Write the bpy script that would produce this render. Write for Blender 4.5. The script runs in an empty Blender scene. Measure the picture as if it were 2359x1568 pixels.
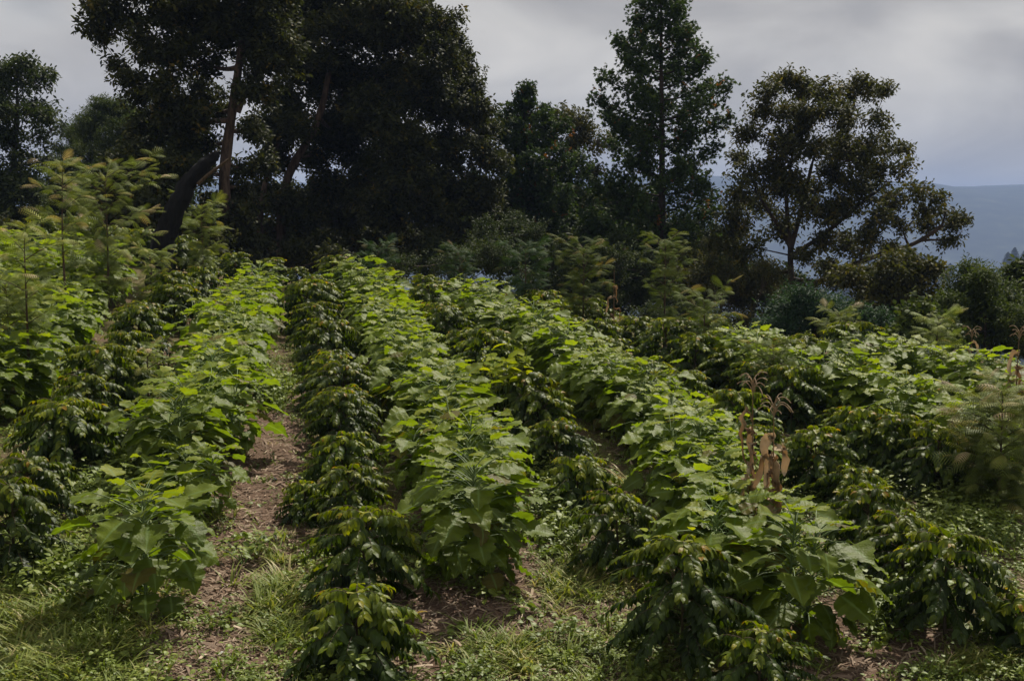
import bpy, math, random
import numpy as np
rng = np.random.default_rng(11)
random.seed(5)
S = bpy.context.scene
COL = S.collection
PI = math.pi

# ------------------------------------------------------------------ camera, world, sun, exposure
CZ, F, UC, VC = 6.0, 3000.0, 1179.5, 784.0          # camera height, focal length in photo pixels, image centre
PITCH = math.atan(304 / F)
cam_d = bpy.data.cameras.new('camera')
cam = bpy.data.objects.new('camera', cam_d); COL.objects.link(cam)
cam.location = (0, 0, CZ)
cam.rotation_euler = (PI / 2 - PITCH, 0, 0)
cam_d.sensor_width = 36; cam_d.lens = F / 2359 * 36
cam_d.clip_start = .1; cam_d.clip_end = 30000
cam_d.dof.use_dof = True; cam_d.dof.focus_distance = 17; cam_d.dof.aperture_fstop = 8.0
S.camera = cam
S.view_settings.view_transform = 'Standard'; S.view_settings.look = 'None'
S.view_settings.exposure = .12; S.view_settings.gamma = 1
S.cycles.max_bounces = 7; S.cycles.diffuse_bounces = 3; S.cycles.glossy_bounces = 2
S.cycles.transmission_bounces = 4; S.cycles.volume_bounces = 0
S.cycles.transparent_max_bounces = 4
S.cycles.use_denoising = True
S.cycles.caustics_reflective = False; S.cycles.caustics_refractive = False

SUN_AZ, SUN_EL = math.radians(28), math.radians(52)   # azimuth from +Y towards +X
sd = bpy.data.lights.new('sun', 'SUN'); sun = bpy.data.objects.new('sun', sd); COL.objects.link(sun)
sd.energy = 5.0; sd.angle = math.radians(.6); sd.color = (1, .93, .80)
sun.rotation_euler = (PI / 2 - SUN_EL, 0, PI - SUN_AZ)
sun.location = (20, 40, 60)

W = bpy.data.worlds.new('World'); S.world = W; W.use_nodes = True
nt = W.node_tree; nt.nodes.clear()
def N(tree, t, **k):
    n = tree.nodes.new(t)
    for a, b in k.items(): setattr(n, a, b)
    return n
def ramp(tree, stops, interp='LINEAR'):
    r = tree.nodes.new('ShaderNodeValToRGB'); r.color_ramp.interpolation = interp
    e = r.color_ramp.elements
    while len(e) < len(stops): e.new(.5)
    for el, (p, c) in zip(e, stops):
        el.position = p; el.color = (*c, 1) if len(c) == 3 else c
    return r
L = nt.links.new
sky = N(nt, 'ShaderNodeTexSky'); sky.sky_type = 'NISHITA'; sky.sun_disc = False
sky.sun_elevation = SUN_EL; sky.sun_rotation = SUN_AZ
skym = N(nt, 'ShaderNodeVectorMath', operation='SCALE'); L(sky.outputs[0], skym.inputs[0]); skym.inputs['Scale'].default_value = .055
tc = N(nt, 'ShaderNodeTexCoord')
sep = N(nt, 'ShaderNodeSeparateXYZ'); L(tc.outputs['Generated'], sep.inputs[0])
mx = N(nt, 'ShaderNodeMath', operation='MAXIMUM'); L(sep.outputs[2], mx.inputs[0]); mx.inputs[1].default_value = 0
ad = N(nt, 'ShaderNodeMath', operation='ADD'); L(mx.outputs[0], ad.inputs[0]); ad.inputs[1].default_value = .34
dv = N(nt, 'ShaderNodeVectorMath', operation='DIVIDE'); L(tc.outputs['Generated'], dv.inputs[0])
cb = N(nt, 'ShaderNodeCombineXYZ')
for i in range(3): L(ad.outputs[0], cb.inputs[i])
L(cb.outputs[0], dv.inputs[1])
mp = N(nt, 'ShaderNodeMapping'); L(dv.outputs[0], mp.inputs[0]); mp.inputs['Scale'].default_value = (1.0, .9, 1); mp.inputs['Location'].default_value = (3.1, 1.7, 0)
mp.inputs['Rotation'].default_value = (0, 0, .25)
n1 = N(nt, 'ShaderNodeTexNoise'); L(mp.outputs[0], n1.inputs['Vector']); n1.inputs['Scale'].default_value = 2.6; n1.inputs['Detail'].default_value = 8; n1.inputs['Roughness'].default_value = .48; n1.inputs['Distortion'].default_value = .6
mp2 = N(nt, 'ShaderNodeMapping'); L(dv.outputs[0], mp2.inputs[0]); mp2.inputs['Location'].default_value = (7.3, 2.2, 0)
n2 = N(nt, 'ShaderNodeTexNoise'); L(mp2.outputs[0], n2.inputs['Vector']); n2.inputs['Scale'].default_value = 1.1; n2.inputs['Detail'].default_value = 4
rc = ramp(nt, [(.32, (.385, .375, .37)), (.43, (.46, .445, .43)), (.50, (.52, .505, .485)), (.60, (.60, .58, .55)), (.7, (.68, .65, .61))])
L(n1.outputs[0], rc.inputs[0])
rg = ramp(nt, [(.52, (0, 0, 0)), (.68, (.45, .45, .45))]); L(n2.outputs[0], rg.inputs[0])
mix = N(nt, 'ShaderNodeMix', data_type='RGBA'); L(rg.outputs[0], mix.inputs[0]); L(rc.outputs[0], mix.inputs[6]); L(skym.outputs[0], mix.inputs[7])
bg = N(nt, 'ShaderNodeBackground'); L(mix.outputs[2], bg.inputs[0]); bg.inputs[1].default_value = 1.0
out = N(nt, 'ShaderNodeOutputWorld'); L(bg.outputs[0], out.inputs[0])

# ------------------------------------------------------------------ terrain function and pixel -> ground
def gz(x, y):
    x = np.asarray(x, float); y = np.asarray(y, float)
    xc = np.clip(x, -30, 40); yn = np.clip(y, -20, 60)
    z = .1 + .10 * yn - .001 * np.maximum(yn - 14, 0) ** 2 - .05 * xc + .10 * np.maximum(-xc - 7, 0) * np.clip((yn - 16) / 12, 0, 1)
    yc = np.interp(x, [-20, -6, 0, 6, 14, 30], [40, 38, 35, 31, 27, 24])
    d = np.maximum(y - yc, 0)
    z = z - np.where(d < 10, .0125 * d * d, 1.25 + .25 * (d - 10))
    return z
def micro(x, y):
    return .05 * np.sin(1.7 * x + .6 * y) * np.cos(1.3 * y - .4 * x) + .025 * np.sin(4.1 * x + 1) * np.sin(3.7 * y) + .012 * np.sin(9 * x + 2 * y) * np.sin(8 * y - 3 * x)
def ground(x, y): return gz(x, y) + micro(np.asarray(x, float), np.asarray(y, float))
def far(x, y):
    z = ground(x, y)
    w = np.clip((y - 60) / 60, 0, 1)
    z = np.maximum(z, -190 + 6 * np.sin(x * .006) + 5 * np.sin(y * .004))
    # hazy wooded spur on the right, about a kilometre away
    sp = .80 * (145 * np.exp(-((x - 300) / 85.) ** 2) + 165 * np.exp(-((x - 455) / 75.) ** 2) + 50 * np.exp(-((x - 380) / 200.) ** 2)) * np.exp(-((y - 1060) / 150.) ** 2)
    z = z + sp * np.clip((y - 300) / 300, 0, 1)
    # long mountain closing the valley
    m = np.clip((y - 2600) / 1900., 0, 1); m = m * m * (3 - 2 * m)
    z = z + m * (284 + 20 * np.sin(x * .0011 + 1.2) + 13 * np.sin(x * .0033) + 6 * np.sin(x * .011) + 3 * np.sin(x * .023 + 1)) + m * 14 * np.sin(x * .006 + .3 * np.sin(y * .004)) * (1 - m)
    return z
def ray(u, v):
    c0, c1 = (u - UC) / F, -(v - VC) / F
    return np.array([c0, math.cos(PITCH) + math.sin(PITCH) * c1, -math.sin(PITCH) + math.cos(PITCH) * c1])
def at(u, v, Y):
    r = ray(u, v); return r * (Y / r[1]) + np.array([0, 0, CZ])
def hit(u, v, up=0.):
    r = ray(u, v); t = np.arange(5, 110, .03); p = r[None] * t[:, None]
    k = np.argmax(CZ + p[:, 2] <= gz(p[:, 0], p[:, 1]) + up)
    return float(p[k, 0]), float(p[k, 1])

# ------------------------------------------------------------------ mesh helpers
class Builder:
    def __init__(s): s.v = []; s.f = []; s.a = []; s.r = []; s.n = 0
    def add(s, V, Fq, tint=.5, rib=1.):
        V = np.asarray(V, float); s.v.append(V); s.f.append(np.asarray(Fq, int) + s.n); s.n += len(V)
        s.a.append(np.full(len(V), tint) if np.ndim(tint) == 0 else np.asarray(tint))
        s.r.append(np.full(len(V), rib) if np.ndim(rib) == 0 else np.asarray(rib))
    def inst(s, tpl, R, T, tint):
        V, Fq, rib = tpl; n = len(T)
        if n == 0: return
        P = np.einsum('nij,vj->nvi', R, V) + T[:, None]
        Fx = Fq[None] + (np.arange(n) * len(V))[:, None, None]
        s.add(P.reshape(-1, 3), Fx.reshape(-1, 4), np.repeat(tint, len(V)), np.tile(rib, n))
    def build(s, name, mat, parent=None, smooth=True):
        V = np.concatenate(s.v); Fq = np.concatenate(s.f)
        me = bpy.data.meshes.new(name)
        me.vertices.add(len(V)); me.vertices.foreach_set('co', V.astype(np.float32).ravel())
        me.loops.add(Fq.size); me.loops.foreach_set('vertex_index', Fq.astype(np.int32).ravel())
        me.polygons.add(len(Fq)); me.polygons.foreach_set('loop_start', np.arange(0, Fq.size, 4, dtype=np.int32))
        me.polygons.foreach_set('use_smooth', np.full(len(Fq), smooth))
        for nm, arr in (('tint', s.a), ('rib', s.r)):
            at_ = me.attributes.new(nm, 'FLOAT', 'POINT'); at_.data.foreach_set('value', np.concatenate(arr).astype(np.float32))
        me.update(calc_edges=True)
        me.materials.append(mat)
        o = bpy.data.objects.new(name, me); COL.objects.link(o)
        if parent: o.parent = parent
        return o
def tube(b, path, rad, sides=6, tint=.5):
    P = np.asarray(path, float); n = len(P); rad = np.broadcast_to(rad, n)
    T = np.gradient(P, axis=0); T /= np.linalg.norm(T, axis=1)[:, None] + 1e-9
    ref = np.array([.13, .97, .21]) if abs(T[0][1]) < .8 else np.array([.97, .13, .21])
    A = np.cross(T, ref); A /= np.linalg.norm(A, axis=1)[:, None] + 1e-9; B = np.cross(T, A)
    th = np.arange(sides) * 2 * PI / sides
    V = P[:, None] + rad[:, None, None] * (np.cos(th)[None, :, None] * A[:, None] + np.sin(th)[None, :, None] * B[:, None])
    V = V.reshape(-1, 3); i = np.arange(n - 1)[:, None] * sides; j = np.arange(sides)[None]; k = (j + 1) % sides
    Fq = np.stack([i + j, i + k, i + sides + k, i + sides + j], -1).reshape(-1, 4)
    b.add(V, Fq, tint)
def curve(p0, p1, p2, n=7):
    t = np.linspace(0, 1, n)[:, None]; p0, p1, p2 = map(np.asarray, (p0, p1, p2))
    return (1 - t) ** 2 * p0 + 2 * t * (1 - t) * p1 + t * t * p2
def frames(D, U):
    D = D / (np.linalg.norm(D, axis=1)[:, None] + 1e-9)
    X = np.cross(D, U); X /= np.linalg.norm(X, axis=1)[:, None] + 1e-9
    Z = np.cross(X, D)
    return np.stack([X, D, Z], -1)
def blade(nl, ns, w, droop=.6, cup=.0, ripple=0., rf=20, serr=0., tq=1.0):
    t = np.linspace(0, 1, nl + 1) ** tq; s = np.linspace(-1, 1, ns + 1)
    a = droop * t; dt = np.diff(t, prepend=0)
    y = np.cumsum(np.cos(a) * dt); z = -np.cumsum(np.sin(a) * dt)
    W_ = np.array([w(q) for q in t]); sg = 1 + serr * np.where(np.arange(nl + 1) % 2, 1, -1)
    Tt, Ss = np.meshgrid(np.arange(nl + 1), s, indexing='ij')
    X = Ss * W_[Tt] * np.where(np.abs(Ss) > .99, sg[Tt], 1)
    Z = z[Tt] + cup * np.abs(Ss) * W_[Tt] + ripple * np.sin(rf * t[Tt] + Ss * 1.3) * np.abs(Ss)
    Y = y[Tt] - (.35 * np.abs(Ss) * W_[Tt] * serr * 3 * (1 - t[Tt]))
    V = np.stack([X, Y, Z], -1).reshape(-1, 3)
    i = np.arange(nl)[:, None] * (ns + 1); j = np.arange(ns)[None]
    Fq = np.stack([i + j, i + j + 1, i + ns + 2 + j, i + ns + 1 + j], -1).reshape(-1, 4)
    return V, Fq, np.abs(Ss).ravel()
def join(parts):
    V, Fq, R_ = [], [], []; n = 0
    for v, f, r in parts: V.append(v); Fq.append(f + n); R_.append(r); n += len(v)
    return np.concatenate(V), np.concatenate(Fq), np.concatenate(R_)
def xf(tpl, R, T=(0, 0, 0), s=1.): return (tpl[0] * s) @ np.asarray(R).T + np.asarray(T), tpl[1], tpl[2]
def rz(a): c, s = math.cos(a), math.sin(a); return np.array([[c, -s, 0], [s, c, 0], [0, 0, 1]])
def rx(a): c, s = math.cos(a), math.sin(a); return np.array([[1, 0, 0], [0, c, -s], [0, s, c]])

# ------------------------------------------------------------------ materials
def newmat(name):
    m = bpy.data.materials.new(name); m.use_nodes = True; m.node_tree.nodes.clear(); return m, m.node_tree
def leafmat(name, stops, rough=.5, transl=.3, tcol=(1.2, 1.25, .5), spec=.5, rib=None, var=.25, back=None, bump=0.):
    m, t = newmat(name); l = t.links.new
    a = N(t, 'ShaderNodeAttribute', attribute_name='tint'); r = ramp(t, stops); l(a.outputs['Fac'], r.inputs[0])
    oi = N(t, 'ShaderNodeObjectInfo')
    hs = N(t, 'ShaderNodeHueSaturation'); l(r.outputs[0], hs.inputs['Color'])
    mr = N(t, 'ShaderNodeMapRange'); l(oi.outputs['Random'], mr.inputs[0]); mr.inputs[3].default_value = 1 - var; mr.inputs[4].default_value = 1 + var
    l(mr.outputs[0], hs.inputs['Value'])
    geo = N(t, 'ShaderNodeNewGeometry')
    ns = N(t, 'ShaderNodeTexNoise'); ns.inputs['Scale'].default_value = 9; l(geo.outputs['Position'], ns.inputs['Vector'])
    col = hs.outputs[0]
    mb = N(t, 'ShaderNodeMix', data_type='RGBA', blend_type='MULTIPLY'); mb.inputs[0].default_value = .6
    rr = ramp(t, [(.3, (.65, .65, .65)), (.7, (1.25, 1.25, 1.25))]); l(ns.outputs[0], rr.inputs[0]); l(col, mb.inputs[6]); l(rr.outputs[0], mb.inputs[7]); col = mb.outputs[2]
    if rib:
        ra = N(t, 'ShaderNodeAttribute', attribute_name='rib'); rr2 = ramp(t, [(0, (1, 1, 1)), (.14, (0, 0, 0))]); l(ra.outputs['Fac'], rr2.inputs[0])
        mm = N(t, 'ShaderNodeMix', data_type='RGBA'); l(rr2.outputs[0], mm.inputs[0]); l(col, mm.inputs[6]); mm.inputs[7].default_value = (*rib, 1); col = mm.outputs[2]
    p = N(t, 'ShaderNodeBsdfPrincipled'); l(col, p.inputs['Base Color']); p.inputs['Roughness'].default_value = rough
    p.inputs['Specular IOR Level'].default_value = spec
    if bump:
        bn = N(t, 'ShaderNodeTexNoise'); bn.inputs['Scale'].default_value = 45; l(geo.outputs['Position'], bn.inputs['Vector'])
        bu = N(t, 'ShaderNodeBump'); bu.inputs['Strength'].default_value = bump; bu.inputs['Distance'].default_value = .02; l(bn.outputs[0], bu.inputs['Height']); l(bu.outputs[0], p.inputs['Normal'])
    tr = N(t, 'ShaderNodeBsdfTranslucent')
    tm = N(t, 'ShaderNodeMix', data_type='RGBA', blend_type='MULTIPLY'); tm.inputs[0].default_value = 1; l(col, tm.inputs[6]); tm.inputs[7].default_value = (*tcol, 1); l(tm.outputs[2], tr.inputs[0])
    ms = N(t, 'ShaderNodeMixShader'); ms.inputs[0].default_value = transl; l(p.outputs[0], ms.inputs[1]); l(tr.outputs[0], ms.inputs[2])
    o = N(t, 'ShaderNodeOutputMaterial'); l(ms.outputs[0], o.inputs[0]); return m
def barkmat(name, c1, c2, scale=6, rough=.9, bump=.6, stretch=.2):
    m, t = newmat(name); l = t.links.new
    tcn = N(t, 'ShaderNodeTexCoord'); mpn = N(t, 'ShaderNodeMapping'); l(tcn.outputs['Object'], mpn.inputs[0]); mpn.inputs['Scale'].default_value = (1, 1, stretch)
    n = N(t, 'ShaderNodeTexNoise'); n.inputs['Scale'].default_value = scale; n.inputs['Detail'].default_value = 8; n.inputs['Roughness'].default_value = .65; l(mpn.outputs[0], n.inputs['Vector'])
    r = ramp(t, [(.35, c1), (.65, c2)]); l(n.outputs[0], r.inputs[0])
    p = N(t, 'ShaderNodeBsdfPrincipled'); l(r.outputs[0], p.inputs['Base Color']); p.inputs['Roughness'].default_value = rough; p.inputs['Specular IOR Level'].default_value = .25
    b = N(t, 'ShaderNodeBump'); b.inputs['Strength'].default_value = bump; b.inputs['Distance'].default_value = .05; l(n.outputs[0], b.inputs['Height']); l(b.outputs[0], p.inputs['Normal'])
    o = N(t, 'ShaderNodeOutputMaterial'); l(p.outputs[0], o.inputs[0]); return m

M = {}
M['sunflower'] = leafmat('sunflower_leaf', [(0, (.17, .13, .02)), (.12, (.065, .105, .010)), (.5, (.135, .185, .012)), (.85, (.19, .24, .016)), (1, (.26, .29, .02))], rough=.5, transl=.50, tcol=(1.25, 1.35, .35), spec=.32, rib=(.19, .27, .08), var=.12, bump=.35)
M['sunstem'] = leafmat('sunflower_stem', [(0, (.09, .14, .04)), (1, (.15, .22, .06))], rough=.6, transl=.1)
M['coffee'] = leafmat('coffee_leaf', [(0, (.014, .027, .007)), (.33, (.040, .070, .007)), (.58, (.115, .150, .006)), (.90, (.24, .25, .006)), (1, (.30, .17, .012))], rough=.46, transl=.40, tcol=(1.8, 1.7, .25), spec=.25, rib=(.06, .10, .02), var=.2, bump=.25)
M['coffeewood'] = barkmat('coffee_wood', (.05, .035, .02), (.13, .10, .06), 30)
M['lime'] = leafmat('lime_leaf', [(0, (.13, .19, .010)), (1, (.30, .33, .012))], rough=.6, transl=.55, tcol=(1.2, 1.1, .2), spec=.12, rib=(.3, .35, .04))
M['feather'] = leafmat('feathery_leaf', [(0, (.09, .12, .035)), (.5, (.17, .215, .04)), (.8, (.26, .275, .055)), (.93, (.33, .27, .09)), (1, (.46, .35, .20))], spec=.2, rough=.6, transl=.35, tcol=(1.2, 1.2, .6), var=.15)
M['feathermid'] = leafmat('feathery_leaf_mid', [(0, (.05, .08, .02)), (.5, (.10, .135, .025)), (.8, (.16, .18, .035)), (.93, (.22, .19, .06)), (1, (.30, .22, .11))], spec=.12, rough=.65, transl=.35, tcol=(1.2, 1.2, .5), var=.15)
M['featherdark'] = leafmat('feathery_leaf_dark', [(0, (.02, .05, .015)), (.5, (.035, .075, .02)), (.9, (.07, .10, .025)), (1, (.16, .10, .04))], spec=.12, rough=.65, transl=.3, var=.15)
M['slimwood'] = barkmat('sapling_bark', (.04, .025, .015), (.12, .08, .05), 25)
M['corn'] = leafmat('dry_corn_leaf', [(0, (.10, .05, .025)), (.45, (.27, .175, .09)), (1, (.55, .46, .31))], rough=.7, transl=.25, tcol=(1.1, .85, .6), spec=.3, var=.1, bump=.4)
TL = dict(rough=.62, transl=.32, tcol=(1.25, 1.3, .5), spec=.15, var=.05)
M['oak'] = leafmat('dark_tree_leaf', [(0, (.020, .026, .009)), (.6, (.045, .052, .013)), (.95, (.08, .078, .016)), (1, (.14, .10, .015))], **TL)
M['oak2'] = leafmat('dark_green_tree_leaf', [(0, (.022, .034, .012)), (.6, (.042, .060, .015)), (1, (.075, .09, .018))], **TL)
M['star'] = leafmat('star_leaf', [(0, (.022, .040, .011)), (.7, (.045, .075, .015)), (.98, (.08, .11, .018)), (1, (.2, .08, .015))], **TL)
M['brownoak'] = leafmat('brownish_tree_leaf', [(0, (.028, .034, .010)), (.6, (.062, .066, .014)), (1, (.13, .105, .02))], **TL)
M['olive'] = leafmat('olive_tree_leaf', [(0, (.03, .046, .010)), (.6, (.062, .088, .015)), (1, (.11, .13, .022))], **TL)
M['blue'] = leafmat('bluish_bush_leaf', [(0, (.018, .040, .020)), (.6, (.034, .070, .034)), (1, (.055, .10, .045))], **TL)
M['conifer'] = leafmat('far_conifer_leaf', [(0, (.012, .02, .012)), (1, (.035, .05, .025))], rough=.8, transl=.1, spec=.2)
M['bark'] = barkmat('tree_bark_pale', (.022, .015, .011), (.12, .082, .056), 7)
M['barkdark'] = barkmat('tree_bark_dark', (.02, .015, .01), (.07, .05, .035), 6)
M['char'] = barkmat('charred_bark', (.003, .003, .003), (.012, .011, .010), 9, bump=1.0)
M['grass'] = leafmat('grass_blade', [(0, (.11, .155, .025)), (.5, (.20, .25, .04)), (.8, (.34, .32, .09)), (1, (.58, .46, .27))], rough=.55, transl=.35, var=0, spec=.35)
M['weed'] = leafmat('weed_leaf', [(0, (.11, .155, .025)), (.6, (.20, .255, .04)), (1, (.31, .35, .07))], rough=.5, transl=.35, var=0, spec=.4, rib=(.12, .2, .06))
M['straw'] = leafmat('straw', [(0, (.13, .085, .06)), (.6, (.32, .23, .165)), (1, (.58, .47, .35))], rough=.8, transl=.05, var=0, spec=.2)
M['litter'] = leafmat('plastic_scrap', [(0, (.02, .02, .025)), (1, (.5, .5, .5))], rough=.35, transl=.0, var=0)
M['flower'] = leafmat('yellow_petal', [(0, (.6, .4, .02)), (1, (.8, .55, .02))], rough=.5, transl=.2, var=0)

m, t = newmat('ground_soil'); l = t.links.new
tcn = N(t, 'ShaderNodeNewGeometry')
na = N(t, 'ShaderNodeTexNoise'); na.inputs['Scale'].default_value = 28; na.inputs['Detail'].default_value = 10; na.inputs['Roughness'].default_value = .75; l(tcn.outputs['Position'], na.inputs['Vector'])
nb = N(t, 'ShaderNodeTexNoise'); nb.inputs['Scale'].default_value = 1.3; nb.inputs['Detail'].default_value = 6; l(tcn.outputs['Position'], nb.inputs['Vector'])
ra = ramp(t, [(.28, (.04, .025, .017)), (.5, (.13, .082, .056)), (.66, (.26, .175, .125)), (.8, (.46, .35, .26))]); l(na.outputs[0], ra.inputs[0])
rgm = ramp(t, [(.3, (.05, .05, .018)), (.7, (.17, .145, .06))]); l(na.outputs[0], rgm.inputs[0])
sa = N(t, 'ShaderNodeAttribute', attribute_name='tint')
rm = ramp(t, [(.34, (0, 0, 0)), (.52, (.85, .85, .85))])
sm = N(t, 'ShaderNodeMath', operation='SUBTRACT'); l(nb.outputs[0], sm.inputs[0]); 
hm = N(t, 'ShaderNodeMath', operation='MULTIPLY'); l(sa.outputs['Fac'], hm.inputs[0]); hm.inputs[1].default_value = .4; l(hm.outputs[0], sm.inputs[1]); l(sm.outputs[0], rm.inputs[0])
mg = N(t, 'ShaderNodeMix', data_type='RGBA'); l(rm.outputs[0], mg.inputs[0]); l(ra.outputs[0], mg.inputs[6]); l(rgm.outputs[0], mg.inputs[7])
# far country: forest floor tone
ff = N(t, 'ShaderNodeAttribute', attribute_name='rib')
nf = N(t, 'ShaderNodeTexNoise'); nf.inputs['Scale'].default_value = .012; nf.inputs['Detail'].default_value = 10; nf.inputs['Roughness'].default_value = .7; l(tcn.outputs['Position'], nf.inputs['Vector'])
rf_ = ramp(t, [(.40, (.006, .012, .010)), (.54, (.02, .03, .018)), (.66, (.06, .07, .04))]); l(nf.outputs[0], rf_.inputs[0])
mf = N(t, 'ShaderNodeMix', data_type='RGBA'); l(ff.outputs['Fac'], mf.inputs[0]); l(mg.outputs[2], mf.inputs[6]); l(rf_.outputs[0], mf.inputs[7])
p = N(t, 'ShaderNodeBsdfPrincipled'); l(mf.outputs[2], p.inputs['Base Color']); p.inputs['Roughness'].default_value = .95; p.inputs['Specular IOR Level'].default_value = .15
b_ = N(t, 'ShaderNodeBump'); b_.inputs['Strength'].default_value = .9; b_.inputs['Distance'].default_value = .03; l(na.outputs[0], b_.inputs['Height']); l(b_.outputs[0], p.inputs['Normal'])
o = N(t, 'ShaderNodeOutputMaterial'); l(p.outputs[0], o.inputs[0]); M['soil'] = m

# ------------------------------------------------------------------ ground sheet (one mesh out to beyond the mountain)
SOIL = []      # (x, y, rx, ry) bare mulch patches
for u, v, ru, rv in [(620, 960, 45, 60), (610, 1060, 75, 70), (600, 1150, 80, 60), (590, 1230, 70, 50), (560, 1330, 80, 60), (470, 1370, 90, 60), (1250, 1340, 110, 50), (1130, 1430, 150, 45), (1330, 1390, 90, 50), (1000, 1400, 90, 50), (520, 1500, 120, 40), (1990, 1440, 90, 50), (2050, 1500, 90, 40), (940, 1545, 80, 25), (1250, 1250, 60, 40), (2130, 1060, 50, 20), (1900, 1560, 90, 30)]:
    x, y = hit(u, v); x2, _ = hit(u + ru, v); _, y2 = hit(u, v - rv)
    SOIL.append((x, y, abs(x2 - x) * 1.15 + .05, abs(y2 - y) * 1.15))
def soilmask(x, y):
    s = np.zeros(np.shape(x))
    wob = .25 * np.sin(x * 5 + y * 3) + .25 * np.sin(y * 6.3 - x * 2)
    for a, b, c, d in SOIL:
        s = np.maximum(s, np.clip(1.5 - np.hypot((x - a) / c, (y - b) / d) * 1.0 + wob * .6, 0, 1))
    return s
def axis(lo, hi, step, farv):
    c = np.arange(lo, hi, step); out_ = [hi]; s = step
    while out_[-1] < farv: s *= 1.055; out_.append(out_[-1] + s)
    lo_ = [lo - step]; s = step
    while lo_[-1] > -farv: s *= 1.055; lo_.append(lo_[-1] - s)
    return np.concatenate([lo_[::-1], c, out_])
ax, ay = axis(-14, 16, .12, 7500), axis(5, 42, .12, 7500)
ay = ay[ay > -3000]
GX, GY = np.meshgrid(ax, ay)
GZ = far(GX, GY)
gb = Builder(); nx = len(ax); ny = len(ay)
i = np.arange(ny - 1)[:, None] * nx; j = np.arange(nx - 1)[None]
gb.add(np.stack([GX, GY, GZ], -1).reshape(-1, 3), np.stack([i + j, i + j + 1, i + nx + 1 + j, i + nx + j], -1).reshape(-1, 4), soilmask(GX, GY).ravel(), np.clip((GY.ravel() - 60) / 60, 0, 1))
g = gb.build('ground', M['soil']); g['kind'] = 'structure'

# ------------------------------------------------------------------ object helpers
def thing(name, label, cat, loc, rot=0, group=None, scale=1.):
    o = bpy.data.objects.new(name, None); COL.objects.link(o); o.empty_display_size = .2
    o.location = loc; o.rotation_euler = (0, 0, rot); o.scale = (scale,) * 3 if np.ndim(scale) == 0 else scale
    o['label'] = label; o['category'] = cat
    if group: o['group'] = group
    return o
def dup(root, loc, rot, scale, label, group=None):
    r = root.copy(); COL.objects.link(r); r.location = loc; r.rotation_euler = rot if np.ndim(rot) else (0, 0, rot)
    r.scale = (scale,) * 3 if np.ndim(scale) == 0 else scale; r['label'] = label
    if group: r['group'] = group
    for c in list(root.children):
        d = c.copy(); COL.objects.link(d); d.parent = r
    return r
ORD = ['zeroth', 'first', 'second', 'third', 'fourth', 'fifth', 'sixth', 'seventh', 'eighth', 'ninth', 'tenth', 'eleventh', 'twelfth', 'thirteenth', 'fourteenth', 'fifteenth', 'sixteenth', 'seventeenth', 'eighteenth', 'nineteenth', 'twentieth']
TENS = {20: 'twenty', 30: 'thirty', 40: 'forty'}
def ordinal(n):
    if n <= 20: return ORD[n]
    return {30: 'thirtieth', 40: 'fortieth'}.get(n) or TENS[n // 10 * 10] + '-' + ORD[n % 10]

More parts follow.
